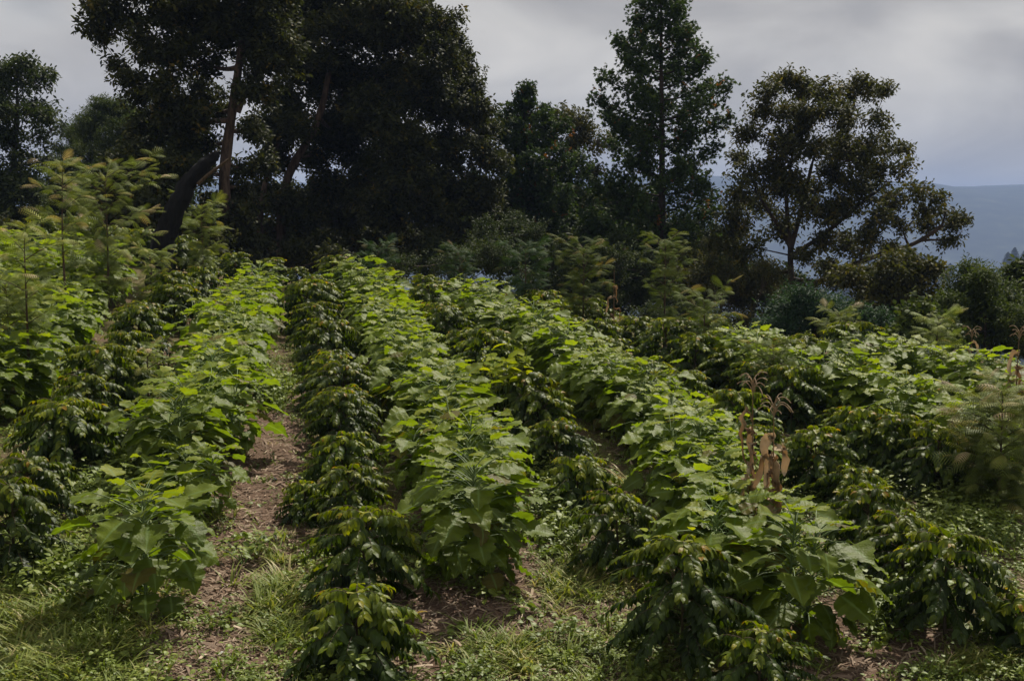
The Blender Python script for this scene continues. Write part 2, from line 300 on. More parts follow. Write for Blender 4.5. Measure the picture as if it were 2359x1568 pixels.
# ------------------------------------------------------------------ sunflower clump
def wsun(t): return float(np.interp(t, [0, .05, .12, .2, .3, .38, .48, .57, .66, .76, .88, 1], [.06, .26, .38, .41, .50, .37, .38, .36, .24, .17, .08, .002]))
SL = [blade(15, 6, wsun, droop=d, cup=c, ripple=r, rf=14 + 5 * k, serr=.09) for k, (d, c, r) in enumerate([(.15, .22, .035), (.5, .12, .045), (1.0, -.2, .05), (.35, -.18, .055)])]
def make_sunflower(name_i, stems, H, lush=1.0):
    rg_ = np.random.default_rng(100 + name_i)
    st, lf = Builder(), Builder()
    for k in range(stems):
        a0 = rg_.uniform(0, 2 * PI); off = 0 if k == 0 else rg_.uniform(.12, .38); h = H * (1 if k == 0 else rg_.uniform(.78, 1.0))
        p0 = np.array([math.cos(a0) * off * .6, math.sin(a0) * off * .6, -.05]); p2 = np.array([math.cos(a0) * off * 1.3, math.sin(a0) * off * 1.3, h])
        pa = curve(p0, (p0 + p2) / 2 + rg_.normal(0, .03, 3), p2, 9); tube(st, pa, np.linspace(.019, .007, 9), 7, .5)
        nl = int((40 if k == 0 else 33) * lush); ph = rg_.uniform(0, 6)
        Ds, Us, Ts, Sc, Ti, Kd = [], [], [], [], [], []
        for q in range(nl):
            f = .14 + .86 * (q + .5) / nl; base = pa[0] + (pa[-1] - pa[0]) * f
            ii = f * 8; i0 = min(7, int(ii)); base = pa[i0] + (pa[i0 + 1] - pa[i0]) * (ii - i0)
            az = ph + q * 2.4 + rg_.normal(0, .25); out_ = np.array([math.cos(az), math.sin(az), 0])
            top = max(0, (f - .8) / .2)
            pl = (.40 - .20 * top - .05 * (f < .35)) * rg_.uniform(.7, 1.2); up = .35 + .5 * top - .25 * (1 - f)
            mid = base + out_ * pl * .5 + np.array([0, 0, pl * (.35 + up * .4)]); end = base + out_ * pl + np.array([0, 0, pl * (up + rg_.normal(0, .12))])
            tube(st, curve(base, mid, end, 5), np.linspace(.0065, .004, 5), 4, .8)
            ls = (.33 - .16 * top ** 1.5 - .07 * (f < .4)) * rg_.uniform(.75, 1.15)
            dz = .16 - 1.15 * (1 - f) ** 1.0 + .35 * top + rg_.normal(0, .2)
            az2 = az + rg_.normal(0, .3); Ds.append([math.cos(az2), math.sin(az2), dz])
            u_ = np.array([rg_.normal(0, .3), rg_.normal(0, .3), 1.]) ; Us.append(u_)
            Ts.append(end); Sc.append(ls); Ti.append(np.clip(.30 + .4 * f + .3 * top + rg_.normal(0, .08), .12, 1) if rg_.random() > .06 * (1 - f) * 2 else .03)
            Kd.append(rg_.choice(4, p=[.4, .3, .1, .2]) if f > .55 else rg_.choice(4, p=[.1, .35, .35, .2]))
        R = frames(np.array(Ds, float), np.array(Us)) * np.array(Sc)[:, None, None]; Ts = np.array(Ts); Ti = np.array(Ti); Kd = np.array(Kd)
        for kk in range(4):
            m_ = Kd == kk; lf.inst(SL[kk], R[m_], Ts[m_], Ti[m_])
    return st, lf
SUNV = []
def sunflower_proto(k, label, loc, rot, scale, group):
    st, lf = make_sunflower(k, [1, 3, 3, 2, 3, 2, 2, 3, 1][k], [1.12, 1.16, 1.08, 1.18, 1.12, 1.0, 1.22, .95, 1.1][k], [1.6, 1.1, 1.15, 1.2, 1.05, 1.3, 1.15, 1.0, 1.7][k])
    o = thing('sunflower_plant', label, 'sunflower plant', loc, rot, group, scale)
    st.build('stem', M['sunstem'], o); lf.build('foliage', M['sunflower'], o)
    return o

def row_points(ctrl, spacing, jit, rg_, start_exact=()):
    P = np.array(ctrl, float); seg = np.linalg.norm(np.diff(P, axis=0), axis=1); cum = np.r_[0, np.cumsum(seg)]
    s = 0; out_ = []
    while s < cum[-1]:
        out_.append((np.interp(s, cum, P[:, 0]) + rg_.normal(0, jit), np.interp(s, cum, P[:, 1]) + rg_.normal(0, jit)))
        s += spacing * rg_.uniform(.85, 1.15)
    return out_
SUNROWS = [
    ('leftmost full row', [(-3.95, 13.7), (-4.35, 15.2)], [(-4.45, 17.0), (-4.9, 19.8), (-5.6, 26.5), (-6.5, 33.2)], .72),
    ('second row from left', [(-.45, 14.9), (-.55, 15.9)], [(-.62, 16.7), (-1.0, 19.9), (-2.2, 25.3), (-3.7, 33.6)], .68),
    ('third row from left', [(3.0, 13.7), (2.45, 14.9), (3.0, 15.3)], [(2.75, 16.2), (2.55, 20.0), (1.0, 25.5), (-1.3, 31.9)], .68),
    ('fourth row from left', [], [(7.4, 19.2), (7.3, 21.5), (5.8, 23.6), (4.2, 27.0)], .62),
    ('rightmost row near the shrubs', [], [(9.6, 22.4), (8.6, 24.8), (6.9, 27.0)], .62),
    ('row behind the left feathery saplings', [], [(-8.2, 20.5), (-9.0, 26), (-10.3, 33.5)], .75),
    ('second row behind the left saplings', [], [(-10.0, 24.5), (-10.7, 29), (-11.7, 34)], .72),
    ('back row on the far left crest', [], [(-12.3, 27.0), (-13.2, 34)], .85),
]
rs = np.random.default_rng(3)
for rn, first, ctrl, sp in SUNROWS:
    pts = first + row_points(ctrl, sp, .10, rs)
    for q, (x, y) in enumerate(pts):
        end = 'near end'
        lab = f'sunflower plant, {ordinal(q + 1)} from the {end} of the {rn}'
        if rn.startswith('leftmost') and q == 0: lab = 'green sunflower plant with tall visible stem at lower left beside the mulch'
        if rn.startswith('second') and q == 0: lab = 'broad sunflower plant with drooping lower leaves at the near end, centre'
        if rn.startswith('third') and q == 0: lab = 'sunflower plant right of the trunked coffee bush, below the dry corn'
        k = 0 if (q == 0 and first) else int(rs.integers(1, 9))
        if (rn.startswith('second') or rn.startswith('third')) and q == 0: k = 3
        loc = (x, y, float(ground(x, y))); rot = rs.uniform(0, 2 * PI); sc = rs.uniform(.84, 1.12); sc = (sc * 1.06, sc * 1.06, sc)
        sc = ((1.3, 1.3, 1.12) if rn[0] == 'l' else (1.28, 1.28, 1.15)) if (q == 0 and first) else sc
        gname = 'sunflower plants in rows'
        pr = next((s for s in SUNV if s[0] == k), None)
        if pr is None: SUNV.append((k, sunflower_proto(k, lab, loc, rot, sc, gname)))
        else: dup(pr[1], loc, (rs.normal(0, .06), rs.normal(0, .06), rot), sc, lab)

# ------------------------------------------------------------------ coffee bushes
def wcof(t): return .215 * max(0., math.sin(PI * t ** .85)) ** .8
CL = [blade(7, 4, wcof, droop=d, cup=.18, ripple=.022, rf=26 + 3 * k) for k, d in enumerate([.7, 1.15, 1.5])]
def make_coffee(k, H, Rm, tiers, trunk=.05, nb=4, leaf=.15):
    rg_ = np.random.default_rng(300 + k); st, lf = Builder(), Builder()
    lean = rg_.normal(0, .05, 2); pa = curve((0, 0, -.05), (lean[0], lean[1], H * .5), (lean[0] * .5, lean[1] * .5, H), 8)
    tube(st, pa, np.linspace(.022, .006, 8), 7)
    D_, U_, T_, S_, C_ = [], [], [], [], []
    for i in range(tiers):
        f = (i + .5) / tiers; z = trunk + (H - trunk) * f
        prof = Rm * 1.0 * math.sqrt(max(.06, 1 - ((f - .32) / .70) ** 2))
        for b in range(nb):
            az = i * .9 + b * 2 * PI / nb + rg_.normal(0, .25); L_ = prof * rg_.uniform(.7, 1.15); o_ = np.array([math.cos(az), math.sin(az), 0])
            p0 = np.array([lean[0] * f, lean[1] * f, z]); rise = (.22 + .40 * f)
            p1 = p0 + o_ * L_ * .55 + np.array([0, 0, L_ * rise]); p2 = p0 + o_ * L_ + np.array([0, 0, L_ * (rise * .5 - .45 * (1 - f))])
            pb = curve(p0, p1, p2, 6); tube(st, pb, np.linspace(.006, .0025, 6), 3)
            n = max(3, int(L_ / .055)); side = np.array([-o_[1], o_[0], 0])
            for q in range(n):
                s = .22 + .78 * (q + 1) / n; ii = s * 5; i0 = min(4, int(ii)); pp = pb[i0] + (pb[i0 + 1] - pb[i0]) * (ii - i0)
                tipn = max(0, (s - .72) / .28)
                for sg in (-1, 1):
                    D_.append(o_ * (.55 + .5 * tipn) + side * sg * rg_.uniform(.55, 1.) * (1 - .4 * tipn) + np.array([0, 0, -.42 + .62 * tipn * f + rg_.normal(0, .18)]))
                    U_.append(np.array([rg_.normal(0, .2), rg_.normal(0, .2), 1.]) + o_ * .3); T_.append(pp)
                    S_.append(leaf * rg_.uniform(.75, 1.15) * (1 - .3 * tipn * f))
                    c = .11 + .33 * s * f + .20 * tipn * (.4 + .6 * f) + .22 * f ** 2 + rg_.normal(0, .08)  # young tips paler; height terms also paint sunlit tops and shaded lower leaves
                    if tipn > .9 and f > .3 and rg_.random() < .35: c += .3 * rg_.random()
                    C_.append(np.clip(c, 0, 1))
    for q in range(7):     # terminal shoots
        az = q * 2.4; D_.append([math.cos(az), math.sin(az), .7]); U_.append([0, 0, 1.]); T_.append([lean[0] * .5, lean[1] * .5, H]); S_.append(leaf * .8); C_.append(.9)
    R = frames(np.array(D_, float), np.array(U_, float)) * np.array(S_)[:, None, None]; T_ = np.array(T_); C_ = np.array(C_); kd = rg_.integers(0, 3, len(T_))
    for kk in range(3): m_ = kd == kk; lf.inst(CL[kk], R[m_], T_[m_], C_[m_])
    return st, lf
CSPEC = [(.98, .66, 10, .08, 5, .15), (.92, .62, 10, .06, 5, .145), (1.06, .64, 11, .10, 5, .145), (.78, .64, 8, .02, 6, .17), (1.35, .76, 12, .30, 5, .16), (.86, .66, 9, .05, 6, .145), (1.08, .70, 10, .26, 5, .155)]
CV = {}
def coffee(k, x, y, sc, label, rot=None):
    loc = (x, y, float(ground(x, y))); rot = rs.uniform(0, 6.28) if rot is None else rot
    if k not in CV:
        st, lf = make_coffee(k, *CSPEC[k]); o = thing('coffee_bush', label, 'coffee bush', loc, rot, 'coffee bushes in rows', sc)
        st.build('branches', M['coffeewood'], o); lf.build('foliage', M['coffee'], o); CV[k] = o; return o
    return dup(CV[k], loc, (rs.normal(0, .05), rs.normal(0, .05), rot), sc, label)
# rows given by photo points (centre u, top v, plant height, variant) for the near ones, then a line
COFROWS = [
    ('row at the far left', [(25, 1130, 1, 1.05), (70, 1060, 5, .95), (150, 935, 0, 1.1)], [(-6.2, 18.6), (-6.8, 21.7), (-7.6, 27.0), (-8.1, 34)], 1.5, 'far left row'),
    ('row beside the mulch strip', [(825, 1385, 3, 1.02), (825, 1180, 0, 1.08), (800, 1090, 1, .95), (700, 1120, 3, .6), (785, 1010, 5, .95), (785, 905, 2, .95)], [(-2.75, 20.6), (-3.5, 24.4), (-5.5, 35.5)], 1.42, ''),
    ('middle row', [(1430, 1140, 1, 1.0), (1330, 1065, 3, .95), (1285, 975, 5, .95), (1240, 910, 1, 1.)], [(.25, 20.8), (-.7, 25.2), (-2.6, 35.1)], 1.42, ''),
    ('row right of the dry corn', [(2185, 1255, 6, 1.0), (2085, 1190, 1, 1.0), (2000, 1120, 2, .95), (1885, 995, 0, 1.0), (1960, 1080, 5, .8)], [(4.3, 18.9), (3.4, 21.6), (2.1, 25.1), (.6, 33)], 1.3, ''),
    ('right hand row', [(2150, 985, 0, 1.05), (2060, 955, 2, .95), (2230, 1020, 5, .9)], [(5.75, 20.6), (5.4, 22.6), (4.1, 25.6), (2.6, 29.5)], 1.3, ''),
    ('far right row', [], [(8.6, 22.0), (6.9, 24.6), (5.0, 28.5)], 1.35, ''),
    ('row along the crest', [], [(-13.5, 37.6), (-10.5, 38.2), (-8.0, 38), (-5.5, 37.4), (-3.5, 35.6), (-1.6, 34.2), (0.6, 33), (2.4, 30.6), (4.2, 29.2), (7.5, 28), (10.5, 26.2)], .95, ''),
]
SP = {('row beside the mulch strip', 0): 'low glossy coffee bush at bottom centre, nearest of the mulch strip row',
      ('row beside the mulch strip', 1): 'large round coffee bush with bronze tips behind the lowest centre bush',
      ('row right of the dry corn', 0): 'coffee bush on a short bare trunk at the lower right',
      ('row at the far left', 2): 'round dark coffee bush with bronze top at the left, near feathery sapling trunk'}
for rn, near, ctrl, sp, _ in COFROWS:
    pts = []
    for (u, v, k, sc) in near:
        x, y = hit(u, v, CSPEC[k][0] * sc * 1.0); pts.append((x, y, k, sc))
    kk = [0, 1, 2, 5, 1, 0]
    for x, y in row_points(ctrl, sp, .12, rs): pts.append((x, y, kk[int(rs.integers(0, 6))], rs.choice([.72, .9, 1.0, 1.08, 1.18], p=[.12, .25, .28, .2, .15])))
    od = sorted(range(len(pts)), key=lambda q: pts[q][1] if 'crest' not in rn else pts[q][0])
    rank = {q: r for r, q in enumerate(od)}
    for q, (x, y, k, sc) in enumerate(pts):
        lab = SP.get((rn, q)) or f'glossy coffee bush, {ordinal(rank[q] + 1)} from the {"left" if "crest" in rn else "near"} end of the {rn}'
        coffee(k, x, y, sc, lab)
x, y = hit(1575, 1255, 1.3); coffee(4, x, y, .95, 'tall coffee bush on a bare trunk left of the nearest right sunflower', 1.0)
x, y = hit(1745, 1440, .8); coffee(5, x, y, .85, 'small light green coffee bush at the bottom edge, right of the tall trunk')
x, y = hit(2360, 1340, .8); coffee(3, x, y, .8, 'low coffee bush cut by the right picture edge')

# ------------------------------------------------------------------ lime plants and broad weeds
def wov(t): return .34 * max(0., math.sin(PI * t ** .75)) ** .85
LL = blade(6, 4, wov, droop=.5, cup=.25)
def leafy(k, H, n, size, spread):
    rg_ = np.random.default_rng(500 + k); st, lf = Builder(), Builder(); ns = 5
    for s in range(ns):
        az = s * 2.4; e = np.array([math.cos(az) * spread * rg_.uniform(.3, 1), math.sin(az) * spread * rg_.uniform(.3, 1), H * rg_.uniform(.8, 1)])
        pa = curve((0, 0, -.03), (e[0] * .2, e[1] * .2, H * .5), e, 6); tube(st, pa, np.linspace(.01, .004, 6), 4)
        m_ = n // ns; f = rg_.uniform(.35 if size < .15 else .72, 1.04, m_); P_ = np.stack([np.interp(f * 5, np.arange(6), pa[:, c]) for c in range(3)], -1)
        a = rg_.uniform(0, 6.28, m_); D = np.stack([np.cos(a), np.sin(a), rg_.normal(.15, .3, m_)], -1); U = rg_.normal(0, .25, (m_, 3)) + [0, 0, 1]
        lf.inst(LL, frames(D, U) * (size * rg_.uniform(.6, 1.1, m_))[:, None, None], P_ + D * .04, np.clip(rg_.normal(.5, .25, m_), 0, 1))
    return st, lf
for k, (u, v, H, n, size, spread, mt, lab) in enumerate([
    (1165, 805, 1.6, 60, .25, .5, 'lime', 'yellow green broad leaved plant standing out of the middle coffee row'),
    (1560, 1226, 1.25, 34, .17, .35, 'lime', 'yellow green plant poking through the top of the tall coffee bush'),
    (820, 1500, .45, 90, .1, .4, 'weed', 'light green leafy weed at the bottom edge below the nearest coffee bush'),
    (560, 1245, .3, 80, .1, .45, 'weed', 'low broad leaved weed patch on the mulch beside the nearest sunflower'),
    (2310, 1180, .6, 140, .07, .5, 'weed', 'bushy small leaved weed at the right below the feathery sapling'),
    (1260, 1060, .3, 40, .07, .3, 'weed', 'small pale weed between the centre sunflower and the coffee bushes')]):
    x, y = hit(u, v, H); o = thing('leafy_plant', lab, 'plant', (x, y, float(ground(x, y)))); st, lf = leafy(k, H, n, size, spread)
    st.build('stem', M['sunstem'], o); lf.build('foliage', M[mt], o)

# ------------------------------------------------------------------ feathery saplings
def frond(n=15, droop=.7, w=.034):
    ps = [blade(5, 1, lambda t: .009 * (1 - .6 * t), droop=droop)]
    for i in range(n):
        t = .12 + .88 * i / n; a = droop * t; yy = math.sin(a) / droop if droop else t; zz = -(1 - math.cos(a)) / droop
        Lp = .30 * math.sin(PI * (t * .8 + .15)) + .04
        b = blade(2, 1, lambda q: w * (1 - .75 * q), droop=.5)
        for s in (-1, 1):
            ps.append(xf(b, rx(-a) @ rz(-s * .95), (0, yy, zz), Lp))
            pv = ps[-1]; 
    v, f, r = join(ps); return v, f, r
FR = [frond(9, .5, .075), frond(10, .9, .075), frond(8, 1.2, .075)]
def make_sapling(k, H, Wd, c0, nb, nf, flen, gold=.5, shape=0):
    rg_ = np.random.default_rng(700 + k); st, lf = Builder(), Builder()
    sw = rg_.normal(0, .08, 2) * H / 2; pa = curve((0, 0, -.1), (sw[0], sw[1], H * .5), (sw[0] * .3, sw[1] * .3, H * .96), 10)
    tube(st, pa, np.linspace(.016 + .006 * H, .006, 10), 6)
    D_, U_, T_, S_, C_ = [], [], [], [], []
    for b in range(nb):
        f = c0 + (1 - c0) * (b + .5) / nb; g_ = (f - c0) / (1 - c0); ii = f * 9; i0 = min(8, int(ii)); p0 = pa[i0] + (pa[i0 + 1] - pa[i0]) * (ii - i0)
        L_ = Wd * (math.sin(PI * min(1, .18 + .82 * (1 - g_) ** .8)) ** .6 * .9 + .1) * rg_.uniform(.6, 1.1) if shape == 0 else Wd * (1 - g_) ** .7 * rg_.uniform(.7, 1.1) + .1
        az = b * 2.4 + rg_.normal(0, .3); o_ = np.array([math.cos(az), math.sin(az), 0])
        pb = curve(p0, p0 + o_ * L_ * .5 + [0, 0, L_ * .35], p0 + o_ * L_ + [0, 0, L_ * rg_.uniform(.2, .7)], 6); tube(st, pb, np.linspace(.009, .003, 6), 4)
        for q in range(nf * 2):
            s = .12 + .88 * (q + .5) / (nf * 2); ii = s * 5; i0 = min(4, int(ii)); pp = pb[i0] + (pb[i0 + 1] - pb[i0]) * (ii - i0)
            a2 = az + rg_.normal(0, 1.0); D_.append([math.cos(a2), math.sin(a2), rg_.normal(.25, .35) + .4 * g_]); U_.append(rg_.normal(0, .35, 3) + [0, 0, 1]); T_.append(pp)
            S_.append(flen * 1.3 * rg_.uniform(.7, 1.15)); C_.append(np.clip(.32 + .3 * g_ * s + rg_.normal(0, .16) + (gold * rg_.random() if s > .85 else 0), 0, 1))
    for q in range(9):
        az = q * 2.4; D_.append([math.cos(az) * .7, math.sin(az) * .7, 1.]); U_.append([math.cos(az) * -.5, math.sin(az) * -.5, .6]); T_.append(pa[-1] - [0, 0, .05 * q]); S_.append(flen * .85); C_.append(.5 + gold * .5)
    R = frames(np.array(D_, float), np.array(U_, float)) * np.array(S_)[:, None, None]; T_ = np.array(T_); C_ = np.array(C_); kd = rg_.integers(0, 3, len(T_))
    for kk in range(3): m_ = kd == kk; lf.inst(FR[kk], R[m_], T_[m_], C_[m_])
    return st, lf
# (u, v_top, v_base or None, dist Y or None, width px, c0, branches, fronds, frond length, gold, mat, label)
SAP = [
    (70, 520, 930, None, 130, .45, 12, 5, .30, .45, 'feather', 'tall thin feathery sapling with a bare lower trunk at the left edge'),
    (250, 395, 735, None, 150, .22, 30, 8, .33, .6, 'feather', 'tallest feathery sapling with golden tips left of the charred trunk'),
    (165, 372, 800, None, 80, .50, 11, 5, .34, .7, 'feather', 'feathery sapling with pale gold tip between the two left saplings'),
    (462, 470, None, 36.5, 70, .1, 22, 7, .30, .2, 'feather', 'soft green feathery sapling just right of the charred trunk'),
    (1530, 545, 800, None, 62, .2, 26, 6, .26, .25, 'feathermid', 'pale green feathery sapling before the tall pointed tree'),
    (1340, 560, None, 31, 70, .15, 28, 7, .27, .5, 'feathermid', 'rounded feathery sapling left of the small dry corn at the crest'),
    (1210, 570, None, 34, 55, .1, 20, 7, .32, .3, 'featherdark', 'dark feathery sapling below the second pointed tree'),
    (1060, 575, None, 36, 45, .1, 16, 6, .3, .6, 'featherdark', 'small reddish feathery sapling behind the third sunflower row'),
    (868, 560, None, 36.5, 40, .1, 14, 6, .3, .5, 'featherdark', 'small dark feathery sapling on the crest behind the second sunflower row'),
    (1625, 680, None, 27.5, 80, .1, 22, 6, .27, .45, 'feathermid', 'low spreading feathery sapling at the top of the fourth sunflower row'),
    (1780, 790, 960, None, 60, .15, 22, 7, .20, .3, 'feathermid', 'small feathery sapling standing behind the dry corn tassels'),
    (2300, 915, 1190, None, 130, .08, 34, 9, .30, .65, 'feather', 'bushy feathery sapling with brownish tips at the right edge'),
    (1940, 715, None, 29.5, 45, .1, 14, 6, .28, .2, 'feather', 'light green feathery sapling before the bluish bush'),
    (2165, 725, None, 28, 45, .1, 14, 6, .3, .2, 'feather', 'light green feathery sapling before the round right tree'),
    (345, 575, None, 32, 55, .1, 18, 5, .27, .4, 'feather', 'low feathery sapling at the foot of the charred trunk'),
    (340, 800, None, 21.5, 50, .1, 12, 6, .2, .6, 'feather', 'tiny feathery seedling beside the left coffee row'),
    (20, 640, 900, None, 90, .15, 26, 8, .28, .35, 'feather', 'feathery sapling cut by the left picture edge'),
]
for k, (u, vt, vb, Y, wd, c0, nb, nf, fl, gold, mt, lab) in enumerate(SAP):
    if vb: x, y = hit(u, vb)
    else: x = at(u, vt, Y)[0]; y = Y
    zb = float(ground(x, y)); H = at(u, vt, y)[2] - zb; Wd = wd * y / F
    o = thing('feathery_sapling', lab, 'sapling', (x, y, zb), 0, 'feathery saplings among the rows')
    st, lf = make_sapling(k, H, Wd, c0, nb, nf, fl, gold)
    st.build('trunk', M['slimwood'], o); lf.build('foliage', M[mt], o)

# ------------------------------------------------------------------ dry corn
RIB = lambda t: .5 * (max(0, math.sin(PI * (t * .93 + .06)))) ** .5
def ribbon(b, path, w, rg_, tint):
    P = np.asarray(path); n = len(P); T = np.gradient(P, axis=0); T /= np.linalg.norm(T, axis=1)[:, None] + 1e-9
    a = rg_.uniform(0, 6.28); sd_ = np.array([math.cos(a), math.sin(a), .1]); A = np.cross(T, sd_); A /= np.linalg.norm(A, axis=1)[:, None] + 1e-9; B = np.cross(T, A)
    tw = np.linspace(0, rg_.uniform(-4, 4), n); X = A * np.cos(tw)[:, None] + B * np.sin(tw)[:, None]; Z = np.cross(X, T)
    t = np.linspace(0, 1, n); ww = w * np.array([RIB(q) for q in t]) * (1 + .25 * np.sin(t * 17 + a) + rg_.normal(0, .12, n)); s = np.linspace(-1, 1, 5)
    V = P[:, None] + s[None, :, None] * ww[:, None, None] * X[:, None] + (rg_.uniform(.3, 1.1) * (s ** 2)[None, :, None] * ww[:, None, None] * Z[:, None])
    i = np.arange(n - 1)[:, None] * 5; j = np.arange(4)[None]
    b.add(V.reshape(-1, 3), np.stack([i + j, i + j + 1, i + 6 + j, i + 5 + j], -1).reshape(-1, 4), np.clip(tint + np.repeat(.12 * np.sin(t * 9 + a), 5), 0, 1), np.tile(np.abs(s), n))
def corn(k, u, v_top, x, y, label, nleaf=9, lean=0., tassel=True, leafscale=1.):
    rg_ = np.random.default_rng(900 + k); zb = float(ground(x, y)); H = at(u, v_top, y)[2] - zb
    o = thing('dry_corn_stalk', label, 'corn stalk', (x, y, zb), 0, 'dry corn stalks'); st, lf, ta = Builder(), Builder(), Builder()
    pa = curve((0, 0, 0), (lean * .3, 0, H * .5), (lean, 0, H), 12); tube(st, pa, np.linspace(.016, .005, 12), 7, .35)
    for q in range(nleaf):
        f = .16 + .68 * (q + .5) / nleaf; b0 = pa[0] * (1 - f) + pa[-1] * f; az = q * PI * .92 + rg_.normal(0, .5); o_ = np.array([math.cos(az), math.sin(az) * .7, 0]); L_ = rg_.uniform(.22, .85) * leafscale
        up = rg_.uniform(.0, .22) * rg_.random(); out_ = rg_.uniform(.03, .12); wl = rg_.uniform(.05, .12)
        pts = [b0, b0 + o_ * out_ * .4 + [0, 0, up * .6], b0 + o_ * out_ + [0, 0, up], b0 + o_ * out_ * 1.5 + [0, 0, up * .4], b0 + o_ * out_ * 1.7 + [0, 0, -L_ * .35], b0 + o_ * out_ * (1.5 + rg_.normal(0, .5)) + [0, 0, -L_ * .75]]
        pts = np.array(pts); tt = np.linspace(0, 5, 16); pp = np.stack([np.interp(tt, np.arange(6), pts[:, c]) for c in range(3)], -1)
        for _ in range(2): pp[1:-1] = (pp[:-2] + pp[1:-1] * 2 + pp[2:]) / 4
        pp += rg_.normal(0, .016, pp.shape); ribbon(lf, pp, wl * leafscale, rg_, rg_.uniform(.25, .85))
    if tassel:
        for q in range(12):
            az = q * 2.4; s = rg_.uniform(.16, .30); b0 = pa[-1] - [0, 0, .16 * q / 12]; e = b0 + np.array([math.cos(az) * s * .8, math.sin(az) * s * .8, s * rg_.uniform(-.1, .7)])
            pc = curve(b0, b0 + [math.cos(az) * s * .3, math.sin(az) * s * .3, s * .8], e, 8); rr = .006 * (1 + .35 * np.sin(np.arange(8) * 2.3)); tube(ta, pc, rr, 4, .6)
    st.build('stalk', M['corn'], o); lf.build('leaves', M['corn'], o)
    if tassel: ta.build('tassel', M['corn'], o)
x, y = hit(1750, 1360); 
corn(0, 1738, 880, x - .07, y + .15, 'left tall dry corn stalk with tassel standing in the third sunflower row', 11, -.03)
corn(1, 1780, 935, x + .15, y + .02, 'right dry corn stalk with broad hanging brown leaves beside its twin', 15, -.02, True, 1.15)
x, y = hit(2335, 1010); corn(2, 2320, 765, x, y, 'dry corn stalk with curled tassel near the right edge', 6, .03)
x, y = hit(2235, 880); corn(3, 2232, 765, x, y, 'short dry corn stalk left of the one near right edge', 5, .0)
x = at(1415, 620, 30.5)[0]; corn(4, 1418, 622, x, 30.5, 'small dry corn stalk on the crest between feathery saplings', 5, .0, False, .7)
x, y = hit(432, 800); corn(5, 425, 720, x, y, 'small pinkish dry corn stalk left of the first sunflower row', 6, .0, False, .8)

# ------------------------------------------------------------------ trees
def leaf_star():
    ps = []
    for a in range(5):
        b = blade(2, 1, lambda t: .19 * math.sin(PI * min(1, t * .8 + .12)), droop=.3 + .1 * a)
        ps.append(xf(b, rz((a - 2) * .62), (0, .12, 0), .5 if a != 2 else .62))
    return join(ps)
def cluster(kind, n, seed, ls):
    rg_ = np.random.default_rng(seed); ps = []
    w = {'oval': lambda t: .22 * math.sin(PI * min(1, t ** .9)) + .01, 'fine': lambda t: .13 * math.sin(PI * min(1, t)) + .01, 'round': lambda t: .32 * math.sin(PI * min(1, t ** .8)) + .01}.get(kind)
    for q in range(n):
        tpl = leaf_star() if kind == 'star' else blade(3, 1, w, droop=rg_.uniform(.2, 1.0))
        a = rg_.uniform(0, 6.28); el = rg_.normal(.15, .55); D = np.array([[math.cos(a) * math.cos(el), math.sin(a) * math.cos(el), math.sin(el)]]); U = rg_.normal(0, .5, (1, 3)) + [0, 0, 1]
        R = frames(D, U)[0]; p = D[0] * rg_.uniform(0, .14) * ls / .2 + rg_.normal(0, .05, 3) * ls / .2
        ps.append(xf(tpl, R, p, ls * rg_.uniform(.7, 1.15)))
    return join(ps)
CLU = {k: [cluster(k, n, 40 + s, ls) for s in range(4)] for k, n, ls in (('oval', 8, .20), ('fine', 12, .13), ('star', 5, .26), ('round', 7, .19))}
def randrot(n, rg_):
    q = rg_.normal(0, 1, (n, 4)); q /= np.linalg.norm(q, axis=1)[:, None]; w, x, y, z = q.T
    return np.stack([np.stack([1 - 2 * (y * y + z * z), 2 * (x * y - z * w), 2 * (x * z + y * w)], -1), np.stack([2 * (x * y + z * w), 1 - 2 * (x * x + z * z), 2 * (y * z - x * w)], -1), np.stack([2 * (x * z - y * w), 2 * (y * z + x * w), 1 - 2 * (x * x + y * y)], -1)], 1)
def put_clusters(lf, kind, P, rg_, sc=(.8, 1.2), bias=0.):
    n = len(P); R = randrot(n, rg_); a = rg_.uniform(0, 6.28, n); tilt = rg_.normal(0, .5, n)
    c, s = np.cos(a), np.sin(a); Rz = np.zeros((n, 3, 3)); Rz[:, 0, 0] = c; Rz[:, 0, 1] = -s; Rz[:, 1, 0] = s; Rz[:, 1, 1] = c; Rz[:, 2, 2] = 1
    R = Rz; R = R * rg_.uniform(*sc, n)[:, None, None]; kd = rg_.integers(0, 4, n); ti = np.clip(rg_.normal(.45 + bias, .25, n), 0, 1)
    for k in range(4): m_ = kd == k; lf.inst(CLU[kind][k], R[m_], P[m_], ti[m_])
DM = 6.0
